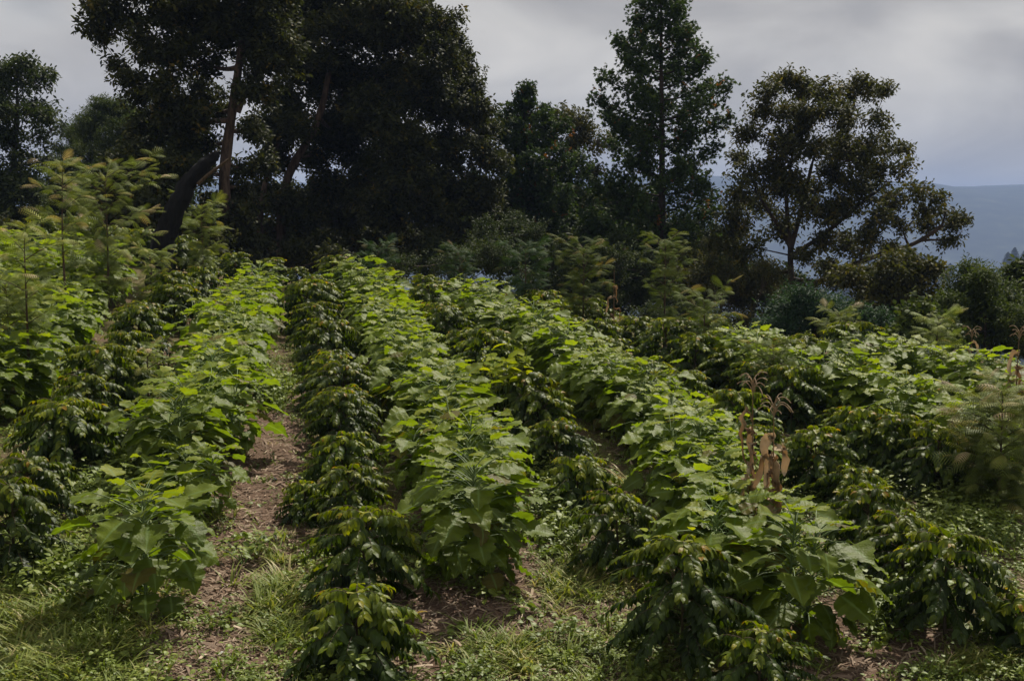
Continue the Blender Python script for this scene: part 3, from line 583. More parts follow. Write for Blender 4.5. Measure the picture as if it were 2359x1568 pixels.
def make_tree(name, label, cat, Y, trunk_px, blobs, kind='oval', leafm='oak', barkm='barkdark', dens=1.0, seed=0, rtrunk=12, gap=.25, depth=.6, csc=(.8, 1.2), extra=(), group=None, twigs=1.0):
    """trunk_px: photo points up the trunk, blobs: (u, v, r) foliage masses in photo pixels at distance Y"""
    rg_ = np.random.default_rng(seed)
    T = np.array([at(u, v, Y) for u, v in trunk_px]); base = T[0].copy(); zb = float(ground(base[0], base[1])); 
    if T[0][2] > zb: T = np.vstack([[base[0], base[1], zb - .2], T])
    else: T[0][2] = zb - .2
    O = np.array([base[0], base[1], zb]); T = T - O
    o = thing(name, label, cat, O, 0, group); st, lf = Builder(), Builder()
    px = Y / F; n = len(T)
    cum = np.r_[0, np.cumsum(np.linalg.norm(np.diff(T, axis=0), axis=1))]; q = np.linspace(0, cum[-1], 24); TP = np.stack([np.interp(q, cum, T[:, c]) for c in range(3)], -1)
    for _ in range(2): TP[1:-1] = (TP[:-2] + 2 * TP[1:-1] + TP[2:]) / 4
    r0 = rtrunk * px
    tube(st, TP, r0 * np.linspace(1.15, .55, 24) * (1 + .06 * np.sin(q * 3)), 10)
    nodes = [(TP[i_], r0 * (1.1 - .5 * i_ / 23)) for i_ in range(8, 24)]
    for e in extra:
        E = np.array([at(u, v, Y - .5) for u, v in e[0]]) - O; cE = np.r_[0, np.cumsum(np.linalg.norm(np.diff(E, axis=0), axis=1))]; qq = np.linspace(0, cE[-1], 14)
        EP = np.stack([np.interp(qq, cE, E[:, c]) for c in range(3)], -1)
        for _ in range(2): EP[1:-1] = (EP[:-2] + 2 * EP[1:-1] + EP[2:]) / 4
        tube(st, EP, e[1] * px * np.linspace(1.1, .6, 14), 8); nodes += [(EP[i_], e[1] * px * .7) for i_ in range(5, 14)]
    cen = []
    span = (max(b[0] + b[2] for b in blobs) - min(b[0] - b[2] for b in blobs)) * px / 2
    um = np.mean([b[0] for b in blobs])
    for u, v, r in blobs:
        rel = min(1, abs(u - um) * px / (span + 1e-6)); dy = rg_.uniform(-1, 1) * depth * span * math.sqrt(max(.05, 1 - rel ** 2))
        c = at(u, v, Y) ; c = c - O; sc_ = (Y + dy) / Y; c = (c + O - [0, 0, CZ]) * sc_ + [0, 0, CZ] - O; cen.append((c, r * px * sc_))
    cen.sort(key=lambda b: np.linalg.norm(b[0] - TP[-8]))
    pts = []
    for c, r in cen:
        best = min(nodes, key=lambda nd: np.linalg.norm(nd[0] - c) + (2.0 if nd[0][2] > c[2] + .3 else 0) + .0)
        p0, rr = best; L_ = np.linalg.norm(c - p0); rb = max(.018, min(rr * .7, .02 + .02 * L_ + .25 * r0))
        pb = curve(p0, (p0 + c) / 2 + [0, 0, -.08 * L_] + rg_.normal(0, .06 * L_, 3), c, 9); tube(st, pb, np.linspace(rb, rb * .45, 9), 6)
        for i_ in (3, 5, 7, 8): nodes.append((pb[i_], rb * (1 - .55 * i_ / 8)))
        nt_ = max(8, int(14 * r * r * twigs + 10 * r)); d = rg_.normal(0, 1, (nt_, 3)); d /= np.linalg.norm(d, axis=1)[:, None]; d[:, 2] *= .85
        rad = r * rg_.uniform(.35, 1.12, nt_) ** .8; ends = c + d * rad[:, None]
        for e in ends:
            tube(st, curve(pb[int(rg_.integers(5, 9))], c * .5 + e * .5 + rg_.normal(0, .1 * r, 3), e, 4), np.linspace(.016, .006, 4), 3)
        nc = int(DM * dens * 62 * max(r, .35) ** 2 / max(1, nt_) + 2.5)
        for e in ends:
            if rg_.random() < gap * .7: continue
            pts.append(e + rg_.normal(0, .17 + .10 * r, (nc, 3)) * [1, 1, .75])
    pts = np.concatenate(pts); put_clusters(lf, kind, pts, rg_, csc)
    st.build('trunk', M[barkm], o); lf.build('crown', M[leafm], o)
    return o
def make_spire(name, label, Y, uc, v0, vb, prof, seed, leafm='star', rtrunk=9, nb=90, dens=1., csc=(.8, 1.15)):
    rg_ = np.random.default_rng(seed); px = Y / F; b0 = at(uc, vb, Y); zb = float(ground(b0[0], b0[1])); O = np.array([b0[0], b0[1], zb]); top = at(uc, v0, Y) - O
    zb_ = at(uc, vb, Y)[2] - zb
    o = thing(name, label, 'tree', O); st, lf = Builder(), Builder(); H = top[2]
    tube(st, np.stack([np.sin(np.linspace(0, 5, 16)) * .08, np.zeros(16), np.linspace(-.2, H, 16)], -1), np.linspace(rtrunk * px * 1.2, .02, 16), 8)
    pv = [p[0] for p in prof]; pw = [p[1] for p in prof]; pts = []
    for i_ in range(nb):
        f = (i_ + .5) / nb; z = zb_ + (H - zb_) * f - .2; v = vb + (v0 - vb) * f; w = np.interp(v, pv, pw) * px * rg_.choice([.55, .7, .85, 1.0, 1.12], p=[.15, .2, .25, .25, .15]) * rg_.uniform(.92, 1.08)
        az = i_ * 2.4 + rg_.normal(0, .3); o_ = np.array([math.cos(az), math.sin(az), 0]); rise = rg_.uniform(.12, .38)
        p0 = np.array([0, 0, z - w * .25]); pb = curve(p0, p0 + o_ * w * .6 + [0, 0, w * rise * .3], p0 + o_ * w + [0, 0, w * (rise + .2)], 8)
        tube(st, pb, np.linspace(.02 + .012 * w, .008, 8), 4)
        nc = int((9 + 17 * w) * dens); s = rg_.uniform(.22, 1.03, nc) ** .85; ii = s * 7; i0 = np.minimum(6, ii.astype(int)); pp = pb[i0] + (pb[i0 + 1] - pb[i0]) * (ii - i0)[:, None]
        pts.append(pp + rg_.normal(0, 1, (nc, 3)) * (.13 + .10 * w * (1 - s) ** .5 * np.minimum(1, s * 3))[:, None] * [1, 1, .75])
    put_clusters(lf, 'star', np.concatenate(pts), rg_, csc)
    st.build('trunk', M['barkdark'], o); lf.build('crown', M[leafm], o); return o

make_tree('airy_tree', 'dark airy tree at the left edge of the picture', 'tree', 60, [(25, 560), (28, 450), (35, 330), (40, 240)],
    [(40, 175, 45), (85, 190, 35), (20, 240, 50), (80, 260, 38), (108, 265, 22), (40, 340, 50), (100, 385, 30), (15, 430, 50), (-50, 300, 80), (70, 450, 40), (-30, 190, 60), (118, 300, 18), (95, 320, 25), (40, 400, 30), (-60, 420, 60), (70, 145, 18), (30, 490, 35)], 'oval', 'oak2', dens=.8, seed=1, rtrunk=9, gap=.3)
make_tree('round_tree', 'olive round crowned tree behind the left saplings', 'tree', 74, [(240, 560), (240, 450), (245, 380)],
    [(220, 285, 50), (270, 262, 42), (175, 320, 35), (290, 330, 60), (200, 370, 55), (340, 300, 60), (155, 390, 32), (260, 420, 60), (240, 250, 25), (150, 350, 22), (200, 450, 60), (300, 480, 60), (120, 460, 50), (380, 380, 60)], 'fine', 'olive', dens=2.6, seed=2, rtrunk=9, gap=.08)
make_tree('broadleaf_tree', 'huge broadleaf tree with a pale forked trunk and boughs reaching left', 'tree', 48, [(522, 575), (518, 480), (516, 400), (524, 330), (536, 250), (548, 170), (560, 80)],
    [(215, 50, 26), (240, 20, 30), (235, 90, 18), (290, 45, 36), (330, 80, 30), (370, 30, 45), (275, 155, 18), (295, 190, 24), (330, 215, 32), (380, 185, 42), (420, 110, 52), (450, 30, 55), (520, 40, 50), (590, 50, 55), (575, 110, 40), (640, 20, 50), (400, 265, 55), (350, 300, 45), (440, 330, 40), (330, 380, 50), (410, 400, 40), (462, 220, 42), (620, 150, 42), (605, 215, 32), (555, 430, 26), (482, 470, 32), (553, 495, 28), (300, 440, 48), (370, 465, 40), (560, 390, 16), (300, -40, 55), (450, -60, 80), (600, -60, 80), (210, 5, 22), (440, 270, 40), (480, 150, 30), (500, 520, 28), (270, 390, 40), (500, 60, 50), (560, 200, 26), (500, 260, 22), (480, 330, 24), (590, 300, 34), (600, 380, 30), (620, 80, 60), (430, 380, 36), (350, 130, 30), (260, 470, 34), (400, 520, 34), (570, 540, 24), (475, 400, 20), (300, 500, 40)],
    'oval', 'oak', 'bark', dens=1.35, seed=3, rtrunk=15, gap=.18, depth=.45, extra=[([(548, 260), (575, 190), (610, 150)], 6)])
make_tree('broadleaf_tree', 'great dark dense tree filling the sky at centre left', 'tree', 56, [(650, 590), (645, 480), (665, 395), (700, 340), (738, 270), (758, 170)],
    [(700, 30, 65), (760, 100, 75), (840, 40, 75), (900, 30, 60), (930, 80, 65), (1000, 55, 40), (1035, 85, 24), (985, 140, 60), (1050, 165, 38), (1088, 200, 28), (870, 180, 75), (1000, 240, 65), (1080, 250, 36), (790, 210, 60), (700, 180, 55), (640, 280, 50), (735, 350, 45), (820, 320, 65), (920, 320, 75), (1040, 330, 55), (630, 370, 40), (750, 430, 50), (840, 420, 60), (940, 420, 60), (1040, 420, 55), (600, 460, 40), (700, 500, 42), (800, 500, 46), (900, 500, 42), (1000, 500, 46), (1080, 480, 40), (860, -40, 80), (740, -50, 80), (950, -10, 55), (1110, 240, 16), (1060, 120, 20), (960, 200, 60), (650, 120, 60), (860, 560, 30), (760, 560, 30), (950, 560, 26), (620, 530, 32), (960, 20, 40), (660, 230, 40), (620, 300, 34), (690, 290, 30), (660, 470, 40), (560, 500, 40), (660, 540, 34), (700, 560, 34), (820, 570, 34), (1000, 570, 34), (900, 560, 34), (1060, 540, 38), (770, 290, 50), (870, 260, 60), (960, 380, 50), (870, 480, 50), (1110, 300, 34), (1125, 370, 38), (1110, 440, 44), (1130, 510, 40)],
    'oval', 'oak', 'bark', dens=1.5, seed=4, rtrunk=12, gap=.16, depth=.5, extra=[([(600, 590), (598, 500), (610, 420), (640, 330)], 8), ([(1000, 600), (990, 520), (960, 430)], 5), ([(905, 600), (900, 500), (880, 400)], 5)])
make_spire('pointed_tree', 'shorter pointed tree between the great dark tree and the tallest tree', 62, 1212, 188, 600, [(188, 6), (235, 30), (270, 85), (320, 105), (380, 145), (460, 165), (600, 175)], 5, rtrunk=7, nb=64, dens=2.2)
make_tree('sparse_tree', 'thin sparse tree with bare curved branches between the two pointed trees', 'tree', 70, [(1260, 620), (1275, 520), (1300, 440), (1330, 380)],
    [(1300, 275, 28), (1345, 285, 32), (1270, 310, 24), (1330, 335, 34), (1385, 320, 26), (1300, 390, 22), (1355, 400, 26), (1380, 460, 32), (1330, 500, 30), (1370, 540, 36), (1280, 270, 16), (1300, 560, 36), (1260, 400, 22)], 'oval', 'brownoak', 'bark', dens=.9, seed=6, rtrunk=6, gap=.25)
make_spire('pointed_tree', 'tallest tree, a dark spire rising past the top of the picture', 57, 1520, -110, 640, [(-110, 10), (-40, 55), (20, 85), (100, 105), (200, 140), (235, 165), (300, 140), (380, 165), (450, 190), (540, 200), (640, 190)], 7, rtrunk=11, nb=70, dens=2.2)
make_tree('spreading_tree', 'broad spreading tree on the right with open branches against the sky', 'tree', 54, [(1826, 740), (1824, 660), (1820, 590), (1822, 560)],
    [(1770, 215, 26), (1830, 200, 34), (1900, 215, 28), (1960, 215, 26), (2015, 215, 24), (2042, 205, 11), (1760, 265, 30), (1850, 270, 34), (1950, 270, 34), (2015, 280, 26), (1725, 315, 28), (1790, 340, 34), (1880, 340, 34), (1980, 340, 36), (2045, 335, 28), (1735, 400, 32), (1820, 415, 34), (1920, 405, 38), (2015, 410, 34), (2078, 380, 24), (1750, 470, 32), (1850, 480, 30), (1950, 470, 36), (2050, 465, 32), (2115, 440, 24), (2130, 480, 22), (2178, 488, 18), (2200, 515, 14), (2215, 503, 9), (2190, 555, 12), (2135, 525, 24), (2080, 530, 24), (2000, 540, 30), (1900, 550, 26), (1735, 570, 24), (1985, 590, 22), (2050, 575, 14), (1900, 610, 22), (1710, 360, 20), (2155, 455, 14), (2085, 345, 14), (1990, 190, 13), (1795, 185, 14), (1700, 440, 30), (1790, 430, 36), (1830, 340, 34), (1930, 340, 34), (1870, 440, 34), (1970, 440, 34), (1900, 500, 30), (1800, 520, 30), (1840, 300, 28), (1700, 500, 34), (1760, 620, 26), (1860, 590, 24), (1940, 560, 26), (2040, 500, 26), (1690, 540, 30), (1810, 260, 26), (1900, 260, 28), (1930, 640, 24), (1980, 370, 26), (1780, 380, 26)],
    'oval', 'brownoak', 'barkdark', dens=1.15, seed=8, rtrunk=11, gap=.32, twigs=1.9, depth=.5, csc=(.7, 1.1), extra=[([(1822, 570), (1780, 500), (1740, 440)], 5), ([(1822, 570), (1850, 470), (1870, 380)], 6), ([(1822, 590), (1900, 540), (1980, 470), (2050, 420)], 5), ([(1826, 690), (1900, 640), (2010, 590), (2110, 565), (2170, 520)], 7), ([(1820, 570), (1810, 450), (1830, 330)], 5)])
make_tree('understorey_tree', 'dark brownish thicket below the gap between spire and spreading tree', 'bush', 52, [(1660, 760), (1660, 700), (1660, 650)],
    [(1580, 600, 40), (1650, 630, 45), (1730, 640, 42), (1640, 570, 32), (1710, 590, 30), (1600, 670, 45), (1700, 690, 45), (1780, 690, 40), (1770, 630, 24), (1550, 640, 40), (1850, 680, 30), (1620, 740, 45), (1710, 750, 45), (1800, 760, 45), (1890, 765, 45), (1980, 780, 40), (1550, 720, 40)], 'fine', 'brownoak', dens=2.0, seed=9, rtrunk=4, gap=.1)
make_tree('understorey_tree', 'dark low thicket under the great dark tree', 'bush', 50, [(1000, 680), (1000, 640), (1000, 610)],
    [(860, 600, 26), (920, 605, 26), (980, 610, 28), (1040, 600, 34), (1100, 590, 40), (1160, 590, 45), (1110, 540, 34), (1230, 600, 40), (1290, 600, 38), (1170, 520, 36), (1350, 610, 36), (1420, 610, 38), (1480, 620, 36), (1230, 540, 28), (1430, 560, 30), (1000, 570, 22), (900, 640, 30), (980, 650, 32), (1060, 655, 34), (1140, 660, 36), (1220, 665, 36), (1300, 670, 36), (1380, 680, 36), (1460, 690, 36), (1540, 700, 36), (1100, 700, 36), (1180, 705, 36), (1260, 710, 36), (1340, 715, 36), (1420, 725, 36), (1500, 735, 36), (1580, 745, 36)], 'fine', 'oak2', dens=1.9, seed=10, rtrunk=4, gap=.1)
make_tree('understorey_tree', 'dark leafy thicket around the base of the charred trunk', 'bush', 47, [(480, 640), (480, 600), (480, 560)],
    [(300, 540, 34), (360, 530, 34), (430, 500, 30), (480, 545, 30), (540, 560, 26), (330, 490, 34), (600, 570, 22), (690, 580, 22), (770, 590, 22), (450, 560, 26), (250, 520, 34), (280, 590, 36), (340, 600, 34), (420, 600, 30), (200, 570, 36), (120, 550, 36), (40, 540, 36), (500, 600, 26), (580, 610, 26), (-30, 530, 36)], 'oval', 'oak', dens=1.7, seed=16, rtrunk=4, gap=.1)
make_tree('bluish_bush', 'rounded bluish green bush at the foot of the spreading tree', 'bush', 38, [(1880, 820), (1880, 780), (1880, 740)],
    [(1850, 705, 42), (1905, 700, 40), (1800, 725, 32), (1960, 730, 36), (2015, 750, 32), (1870, 750, 45), (1940, 770, 40), (1790, 760, 34), (2060, 770, 24)], 'fine', 'blue', dens=3.0, seed=11, rtrunk=4, gap=.06)
make_tree('brownish_tree', 'small brownish tree right of the bluish bush', 'tree', 46, [(2060, 820), (2062, 720), (2065, 670)],
    [(2060, 625, 40), (2000, 650, 42), (2115, 640, 30), (2125, 690, 28), (2050, 690, 46), (2000, 710, 40), (2090, 600, 18), (2145, 620, 13), (2090, 740, 36), (1960, 640, 26)], 'oval', 'brownoak', dens=1.35, seed=12, rtrunk=5, gap=.15)
make_tree('round_bush_tree', 'round green tree near the right edge before the blue valley', 'tree', 38, [(2270, 860), (2270, 780), (2270, 720)],
    [(2245, 660, 40), (2290, 700, 55), (2215, 720, 42), (2190, 700, 18), (2330, 740, 46), (2270, 760, 50), (2350, 700, 30), (2210, 770, 40), (2340, 790, 46), (2240, 625, 16), (2265, 640, 18)], 'fine', 'olive', dens=3.0, seed=13, rtrunk=5, gap=.06)
make_tree('side_tree', 'green tree cut by the right picture edge', 'tree', 44, [(2420, 860), (2415, 760), (2410, 700)],
    [(2350, 645, 26), (2390, 660, 40), (2430, 640, 40), (2345, 625, 10), (2400, 720, 46)], 'round', 'olive', dens=1.5, seed=14, rtrunk=6, gap=.12)
make_tree('small_green_bush', 'small bright green bush between the brownish tree and the round tree', 'bush', 36, [(2130, 840), (2130, 790), (2130, 760)],
    [(2120, 725, 26), (2145, 760, 30), (2100, 770, 26), (2170, 790, 24), (2060, 800, 26)], 'round', 'olive', dens=2.4, seed=15, rtrunk=3, gap=.08)

make_tree('understorey_tree', 'dark thicket closing the view behind the trunks of the great dark tree', 'bush', 66, [(760, 680), (760, 600), (760, 560)],
    [(560 + 42 * i_, 470 + 70 * (i_ % 2) + 12 * math.sin(i_ * 2.3), 44) for i_ in range(24)] + [(580 + 60 * i_, 590, 40) for i_ in range(17)], 'round', 'oak', dens=1.5, seed=21, rtrunk=4, gap=.05)
make_tree('understorey_tree', 'dark tall hedge of trees behind the left feathery saplings', 'bush', 62, [(150, 640), (150, 560), (150, 500)],
    [(-40 + 44 * i_, 440 + 60 * (i_ % 2) + 10 * math.sin(i_ * 1.7), 42) for i_ in range(11)] + [(-20 + 60 * i_, 545, 40) for i_ in range(9)], 'round', 'oak2', dens=1.5, seed=22, rtrunk=4, gap=.05)
make_tree('understorey_tree', 'dark thicket between the tallest tree and the spreading tree', 'bush', 60, [(1500, 740), (1500, 660), (1500, 620)],
    [(1250 + 48 * i_, 560 + 60 * (i_ % 2), 42) for i_ in range(10)] + [(1280 + 60 * i_, 660, 42) for i_ in range(10)], 'round', 'oak2', dens=1.5, seed=23, rtrunk=4, gap=.05)
# charred leaning trunk
rg_ = np.random.default_rng(77); Yc = 35.0
pp = np.array([at(u, v, Yc) for u, v in [(362, 630), (371, 565), (398, 492), (429, 432), (456, 396), (484, 368), (505, 352)]])
zb = float(ground(pp[0][0], Yc)); O = np.array([pp[0][0], Yc, zb]); pp = pp - O; pp[0][2] = min(pp[0][2], -.1)
q = np.linspace(0, 6, 30); PP = np.stack([np.interp(q, np.arange(7), pp[:, c]) for c in range(3)], -1)
for _ in range(1): PP[1:-1] = (PP[:-2] + 2 * PP[1:-1] + PP[2:]) / 4
PP[3:-1] += rg_.normal(0, .02, (26, 3))
o = thing('charred_trunk', 'black burnt leaning tree trunk with a broken top at the left', 'dead tree', O)
b = Builder(); rad = np.interp(np.linspace(0, 1, 30), [0, .33, .5, .68, .85, .96, 1], [26, 23, 19, 15, 12, 9, 4]) * Yc / F
tube(b, PP, rad, 16); V = b.v[0].reshape(30, 16, 3); c = V.mean(1, keepdims=True)
b.v[0] = (c + (V - c) * (1 + .16 * np.sin(np.arange(16) * 2.1 + np.arange(30)[:, None] * .35)[..., None] + rg_.normal(0, .06, (30, 16, 1)))).reshape(-1, 3)
b.build('trunk', M['char'], o)
b = Builder(); e = np.array([at(u, v, Yc - .2) for u, v in [(455, 425), (480, 402), (510, 380), (528, 366)]]) - O; tube(b, e, [.05, .045, .04, .03], 6); b.build('branch', M['olive'] if False else M['slimwood'], o)
b = Builder(); e = np.array([at(u, v, Yc + .1) for u, v in [(470, 390), (466, 372), (474, 366)]]) - O; tube(b, e, [.05, .04, .015], 6); b.build('broken_stub', M['char'], o)

# conifers on the hazy spur
rg_ = np.random.default_rng(8); CONE = None
k = 0
for q in range(150):
    x = rg_.uniform(250, 520); y = rg_.uniform(1000, 1075); z = float(far(np.array(x), np.array(y)))
    k += 1; lab = 'hazy blue grey tree on the distant wooded spur'
    sc = rg_.uniform(.55, 1.05); sc = (sc * 1.5, sc * 1.5, sc)
    if CONE is None:
        o = thing('distant_tree', lab, 'tree', (x, y, z), 0, 'hazy trees on the distant spur', sc); st, lf = Builder(), Builder(); tube(st, [(0, 0, -1), (0, 0, 12)], [.35, .1], 5)
        n = 420; h = rg_.uniform(0, 1, n); a = rg_.uniform(0, 6.28, n); r = (1 - h) ** .7 * 3.6 * rg_.uniform(.3, 1.1, n); P_ = np.stack([np.cos(a) * r, np.sin(a) * r, 2 + h * 11], -1)
        lf.inst(CLU['round'][0], randrot(n, rg_) * 3.2, P_, rg_.random(n)); st.build('trunk', M['barkdark'], o); lf.build('crown', M['conifer'], o); CONE = o
    else: dup(CONE, (x, y, z), rg_.uniform(0, 6.28), sc, lab)

# ------------------------------------------------------------------ ground cover (uncountable stuff)
rc_ = np.random.default_rng(21)
def sample(n, y0, y1, power=1.6):
    u = rc_.random(n); y = (y0 ** (1 - power) + u * (y1 ** (1 - power) - y0 ** (1 - power))) ** (1 / (1 - power)); x = rc_.uniform(-.52, .52, n) * (y + 2); return x, y
def patch(x, y, s, ph): return .5 + .25 * (np.sin(x * s + ph) * np.cos(y * s * .8 + ph * 2) + np.sin(x * s * 2.3 + y * s * 1.7 + ph) * .8)
GB = blade(4, 1, lambda t: .035 * (1 - t ** 1.5) + .001, droop=1.0)
def tuft(n, h, seed, sp=.06):
    r_ = np.random.default_rng(seed); ps = []
    for q in range(n):
        a = r_.uniform(0, 6.28); el = r_.uniform(.5, 1.4); D = np.array([[math.cos(a) * math.cos(el), math.sin(a) * math.cos(el), math.sin(el)]]); ps.append(xf(GB, frames(D, np.array([[math.cos(a), math.sin(a), .3]]) * [1, 1, 1] * -1 + [[0, 0, 1.2]])[0], [r_.normal(0, sp), r_.normal(0, sp), 0], h * r_.uniform(.5, 1.2)))
    return join(ps)
TU = [tuft(16, .11, s, .09) for s in range(3)] + [tuft(20, .34, 9, .07), tuft(18, .40, 10, .08)]
def zrot(n, sc):
    a = rc_.uniform(0, 6.28, n); R = np.zeros((n, 3, 3)); R[:, 0, 0] = np.cos(a); R[:, 0, 1] = -np.sin(a); R[:, 1, 0] = np.sin(a); R[:, 1, 1] = np.cos(a); R[:, 2, 2] = 1; return R * sc[:, None, None]
b = Builder(); x, y = sample(46000, 8.5, 40); s = soilmask(x, y); pt = patch(x, y, 1.1, .4)
keep = rc_.random(len(x)) < (1 - .96 * s) * np.clip(pt * 2.2 - .45, .10, 1); x, y, pt = x[keep], y[keep], pt[keep]; n = len(x); P_ = np.stack([x, y, ground(x, y) - .01], -1); kd = rc_.choice(5, n, p=[.33, .33, .31, .02, .01])
ti = np.clip(rc_.normal(.5, .22, n) + .25 * (patch(x, y, .7, 2) - .5), 0, 1); R = zrot(n, rc_.uniform(.45, 1.15, n) * (.6 + .6 * pt))
for k in range(5): m_ = kd == k; b.inst(TU[k], R[m_], P_[m_], ti[m_])
# taller grass at the lower left corner
x = []; y = []
for u, v, ru, rv, nn in [(120, 1440, 170, 110, 420), (640, 1400, 40, 90, 110), (60, 1540, 150, 40, 200), (2250, 1540, 100, 20, 60), (1330, 1330, 90, 60, 90), (270, 1090, 60, 60, 120), (2000, 1030, 80, 50, 60), (150, 1330, 120, 40, 120), (1150, 1500, 120, 40, 60)]:
    for _ in range(nn):
        a_, b2 = hit(u + rc_.normal(0, ru * .6), min(1600, v + rc_.normal(0, rv * .6))); x.append(a_); y.append(b2)
x = np.array(x); y = np.array(y); n = len(x); P_ = np.stack([x, y, ground(x, y) - .01], -1); R = zrot(n, rc_.uniform(.5, 1.0, n)); kd = rc_.integers(3, 5, n); ti = np.clip(rc_.normal(.5, .2, n), 0, .95)
for k in (3, 4): m_ = kd == k; b.inst(TU[k], R[m_], P_[m_], ti[m_])
o = b.build('grass', M['grass']); o['kind'] = 'stuff'; o['label'] = 'green grass tufts growing between the crop rows'; o['category'] = 'grass'
# small weeds
WL = blade(4, 2, wov, droop=.6, cup=.2)
def weed(n, h, ls, seed):
    r_ = np.random.default_rng(seed); ps = []
    for q in range(n):
        a = r_.uniform(0, 6.28); f = r_.random(); rr = .10 * (1 - .5 * f) * r_.uniform(.3, 1.2); D = np.array([[math.cos(a), math.sin(a), r_.normal(.2, .3)]])
        ps.append(xf(WL, frames(D, r_.normal(0, .3, (1, 3)) + [0, 0, 1])[0], [math.cos(a) * rr, math.sin(a) * rr, h * f], ls * r_.uniform(.6, 1.2)))
    for q in range(3):
        a = r_.uniform(0, 6.28); ps.append(xf(GB, frames(np.array([[math.cos(a) * .3, math.sin(a) * .3, 1.]]), np.array([[1., 0, .1]]))[0], [0, 0, 0], h * 1.1))
    return join(ps)
WD = [weed(14, .05, .036, 1), weed(20, .10, .04, 2), weed(10, .05, .06, 3), weed(30, .22, .05, 4), weed(14, .10, .09, 5)]
b = Builder(); x, y = sample(30000, 8.5, 42); s = soilmask(x, y); pt = patch(x, y, 1.5, 3.1)
keep = rc_.random(len(x)) < (1 - .95 * s) * np.clip(pt * 2.0 - .3, .14, 1); x, y = x[keep], y[keep]; n = len(x); P_ = np.stack([x, y, ground(x, y)], -1); kd = rc_.choice(5, n, p=[.38, .30, .16, .08, .08]); ti = np.clip(rc_.normal(.5, .25, n), 0, 1); R = zrot(n, rc_.uniform(.7, 1.4, n))
for k in range(5): m_ = kd == k; b.inst(WD[k], R[m_], P_[m_], ti[m_])
x = []; y = []
for u, v, ru, rv, nn in [(2060, 1080, 130, 60, 420), (2230, 1190, 90, 70, 380), (1900, 940, 70, 40, 160), (640, 900, 40, 40, 140), (1290, 1180, 50, 70, 200), (260, 1130, 80, 60, 240), (60, 830, 80, 60, 220), (2080, 1400, 90, 60, 200), (120, 1330, 120, 60, 200)]:
    for _ in range(nn):
        a_, b2 = hit(u + rc_.normal(0, ru * .6), min(1600, v + rc_.normal(0, rv * .6))); x.append(a_); y.append(b2)
x = np.array(x); y = np.array(y); n = len(x); P_ = np.stack([x, y, ground(x, y)], -1); kd = rc_.choice(5, n, p=[.1, .3, .1, .35, .15]); ti = np.clip(rc_.normal(.5, .25, n), 0, 1); R = zrot(n, rc_.uniform(1., 1.9, n))
for k in range(5): m_ = kd == k; b.inst(WD[k], R[m_], P_[m_], ti[m_])
o = b.build('weeds', M['weed']); o['kind'] = 'stuff'; o['label'] = 'small leafy weeds covering the soil between rows'; o['category'] = 'weeds'
# straw mulch
SB = blade(3, 1, lambda t: .035, droop=.5)
b = Builder(); xs, ys = [], []
x, y = sample(110000, 8.5, 26); s = soilmask(x, y); keep = rc_.random(len(x)) < .34 + .66 * s; x, y = x[keep], y[keep]; n = len(x); a = rc_.uniform(0, 6.28, n)
D = np.stack([np.cos(a), np.sin(a), rc_.normal(.05, .14, n)], -1); R = frames(D, rc_.normal(0, .3, (n, 3)) + [0, 0, 1]) * rc_.uniform(.05, .24, n)[:, None, None] ; R[:, :, 0] *= rc_.uniform(.8, 2.0, n)[:, None]
b.inst(SB, R, np.stack([x, y, ground(x, y) + rc_.uniform(.003, .03, n)], -1), np.clip(rc_.normal(.4, .25, n), 0, 1))
o = b.build('straw_mulch', M['straw']); o['kind'] = 'stuff'; o['label'] = 'dry brown straw mulch on the bare soil'; o['category'] = 'straw'

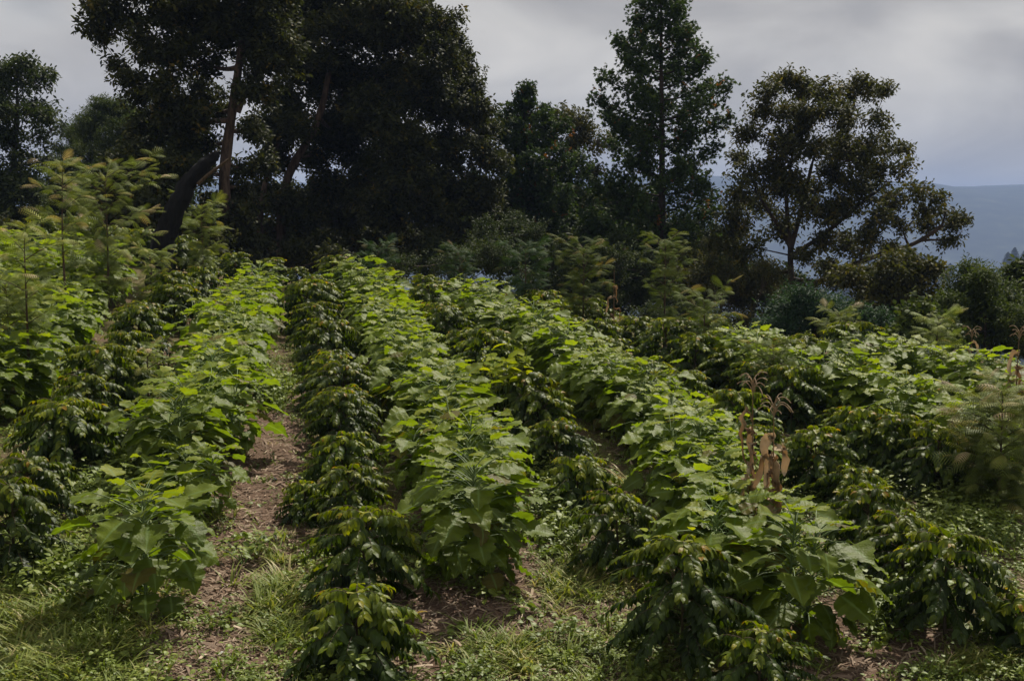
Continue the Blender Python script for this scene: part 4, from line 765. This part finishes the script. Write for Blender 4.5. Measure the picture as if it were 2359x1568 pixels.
# plastic scraps and a little yellow flower
for k, (u, v, s, tint, lab) in enumerate([(690, 1105, .22, .05, 'black plastic scrap on the mulch strip, larger upper one'), (630, 1102, .10, .05, 'small black scrap left of the larger plastic scrap on the mulch'), (622, 1255, .12, .1, 'dark scrap by the small mulch mound'), (512, 1518, .06, 1., 'small white scrap on the ground at lower left'), (553, 1274, .05, .9, 'tiny pale scrap beside the mulch strip'), (1370, 1520, .14, .2, 'dark grey scrap on the ground left of the tall coffee trunk'), (645, 1425, .12, .1, 'black scrap on the grass behind the nearest mulch patch')]):
    x, y = hit(u, v); rg_ = np.random.default_rng(k); b = Builder(); o = None
    for q in range(6):
        V, Fq, R_ = blade(4, 3, lambda t: .3 + .1 * math.sin(t * 9), droop=rg_.uniform(.2, 2), cup=rg_.normal(0, .4), ripple=.12, rf=9); V = V + rg_.normal(0, .05, V.shape)
        V = (V * s * rg_.uniform(.3, .7)) @ rz(rg_.uniform(0, 6.28)).T + [rg_.normal(0, s * .35), rg_.normal(0, s * .3), .035 + rg_.uniform(0, .02)]; b.add(V, Fq, tint, R_)
    o = b.build('plastic_scrap', M['litter'], None, False); o.location = (x, y, float(ground(x, y))); o['label'] = lab; o['category'] = 'litter'

# ------------------------------------------------------------------ haze
m, t = newmat('haze_air'); pv = N(t, 'ShaderNodeVolumePrincipled'); pv.inputs['Color'].default_value = (.41, .56, .94, 1); pv.inputs['Density'].default_value = .00021; pv.inputs['Anisotropy'].default_value = 0
oo = N(t, 'ShaderNodeOutputMaterial'); t.links.new(pv.outputs[0], oo.inputs['Volume'])
b = Builder(); zmin = float(GZ.min()) - 1; zmax = 150.; X1, Y0, Y1 = 8200., -3400., 8600.
V = [(-X1, Y0, zmin), (X1, Y0, zmin), (X1, Y1, zmin), (-X1, Y1, zmin), (-X1, Y0, zmax), (X1, Y0, zmax), (X1, Y1, zmax), (-X1, Y1, zmax)]
b.add(V, [(0, 3, 2, 1), (4, 5, 6, 7), (0, 1, 5, 4), (1, 2, 6, 5), (2, 3, 7, 6), (3, 0, 4, 7)]); h = b.build('haze', m, None, False); h['kind'] = 'stuff'; h['label'] = 'blue distant air over the valley'; h['category'] = 'haze'
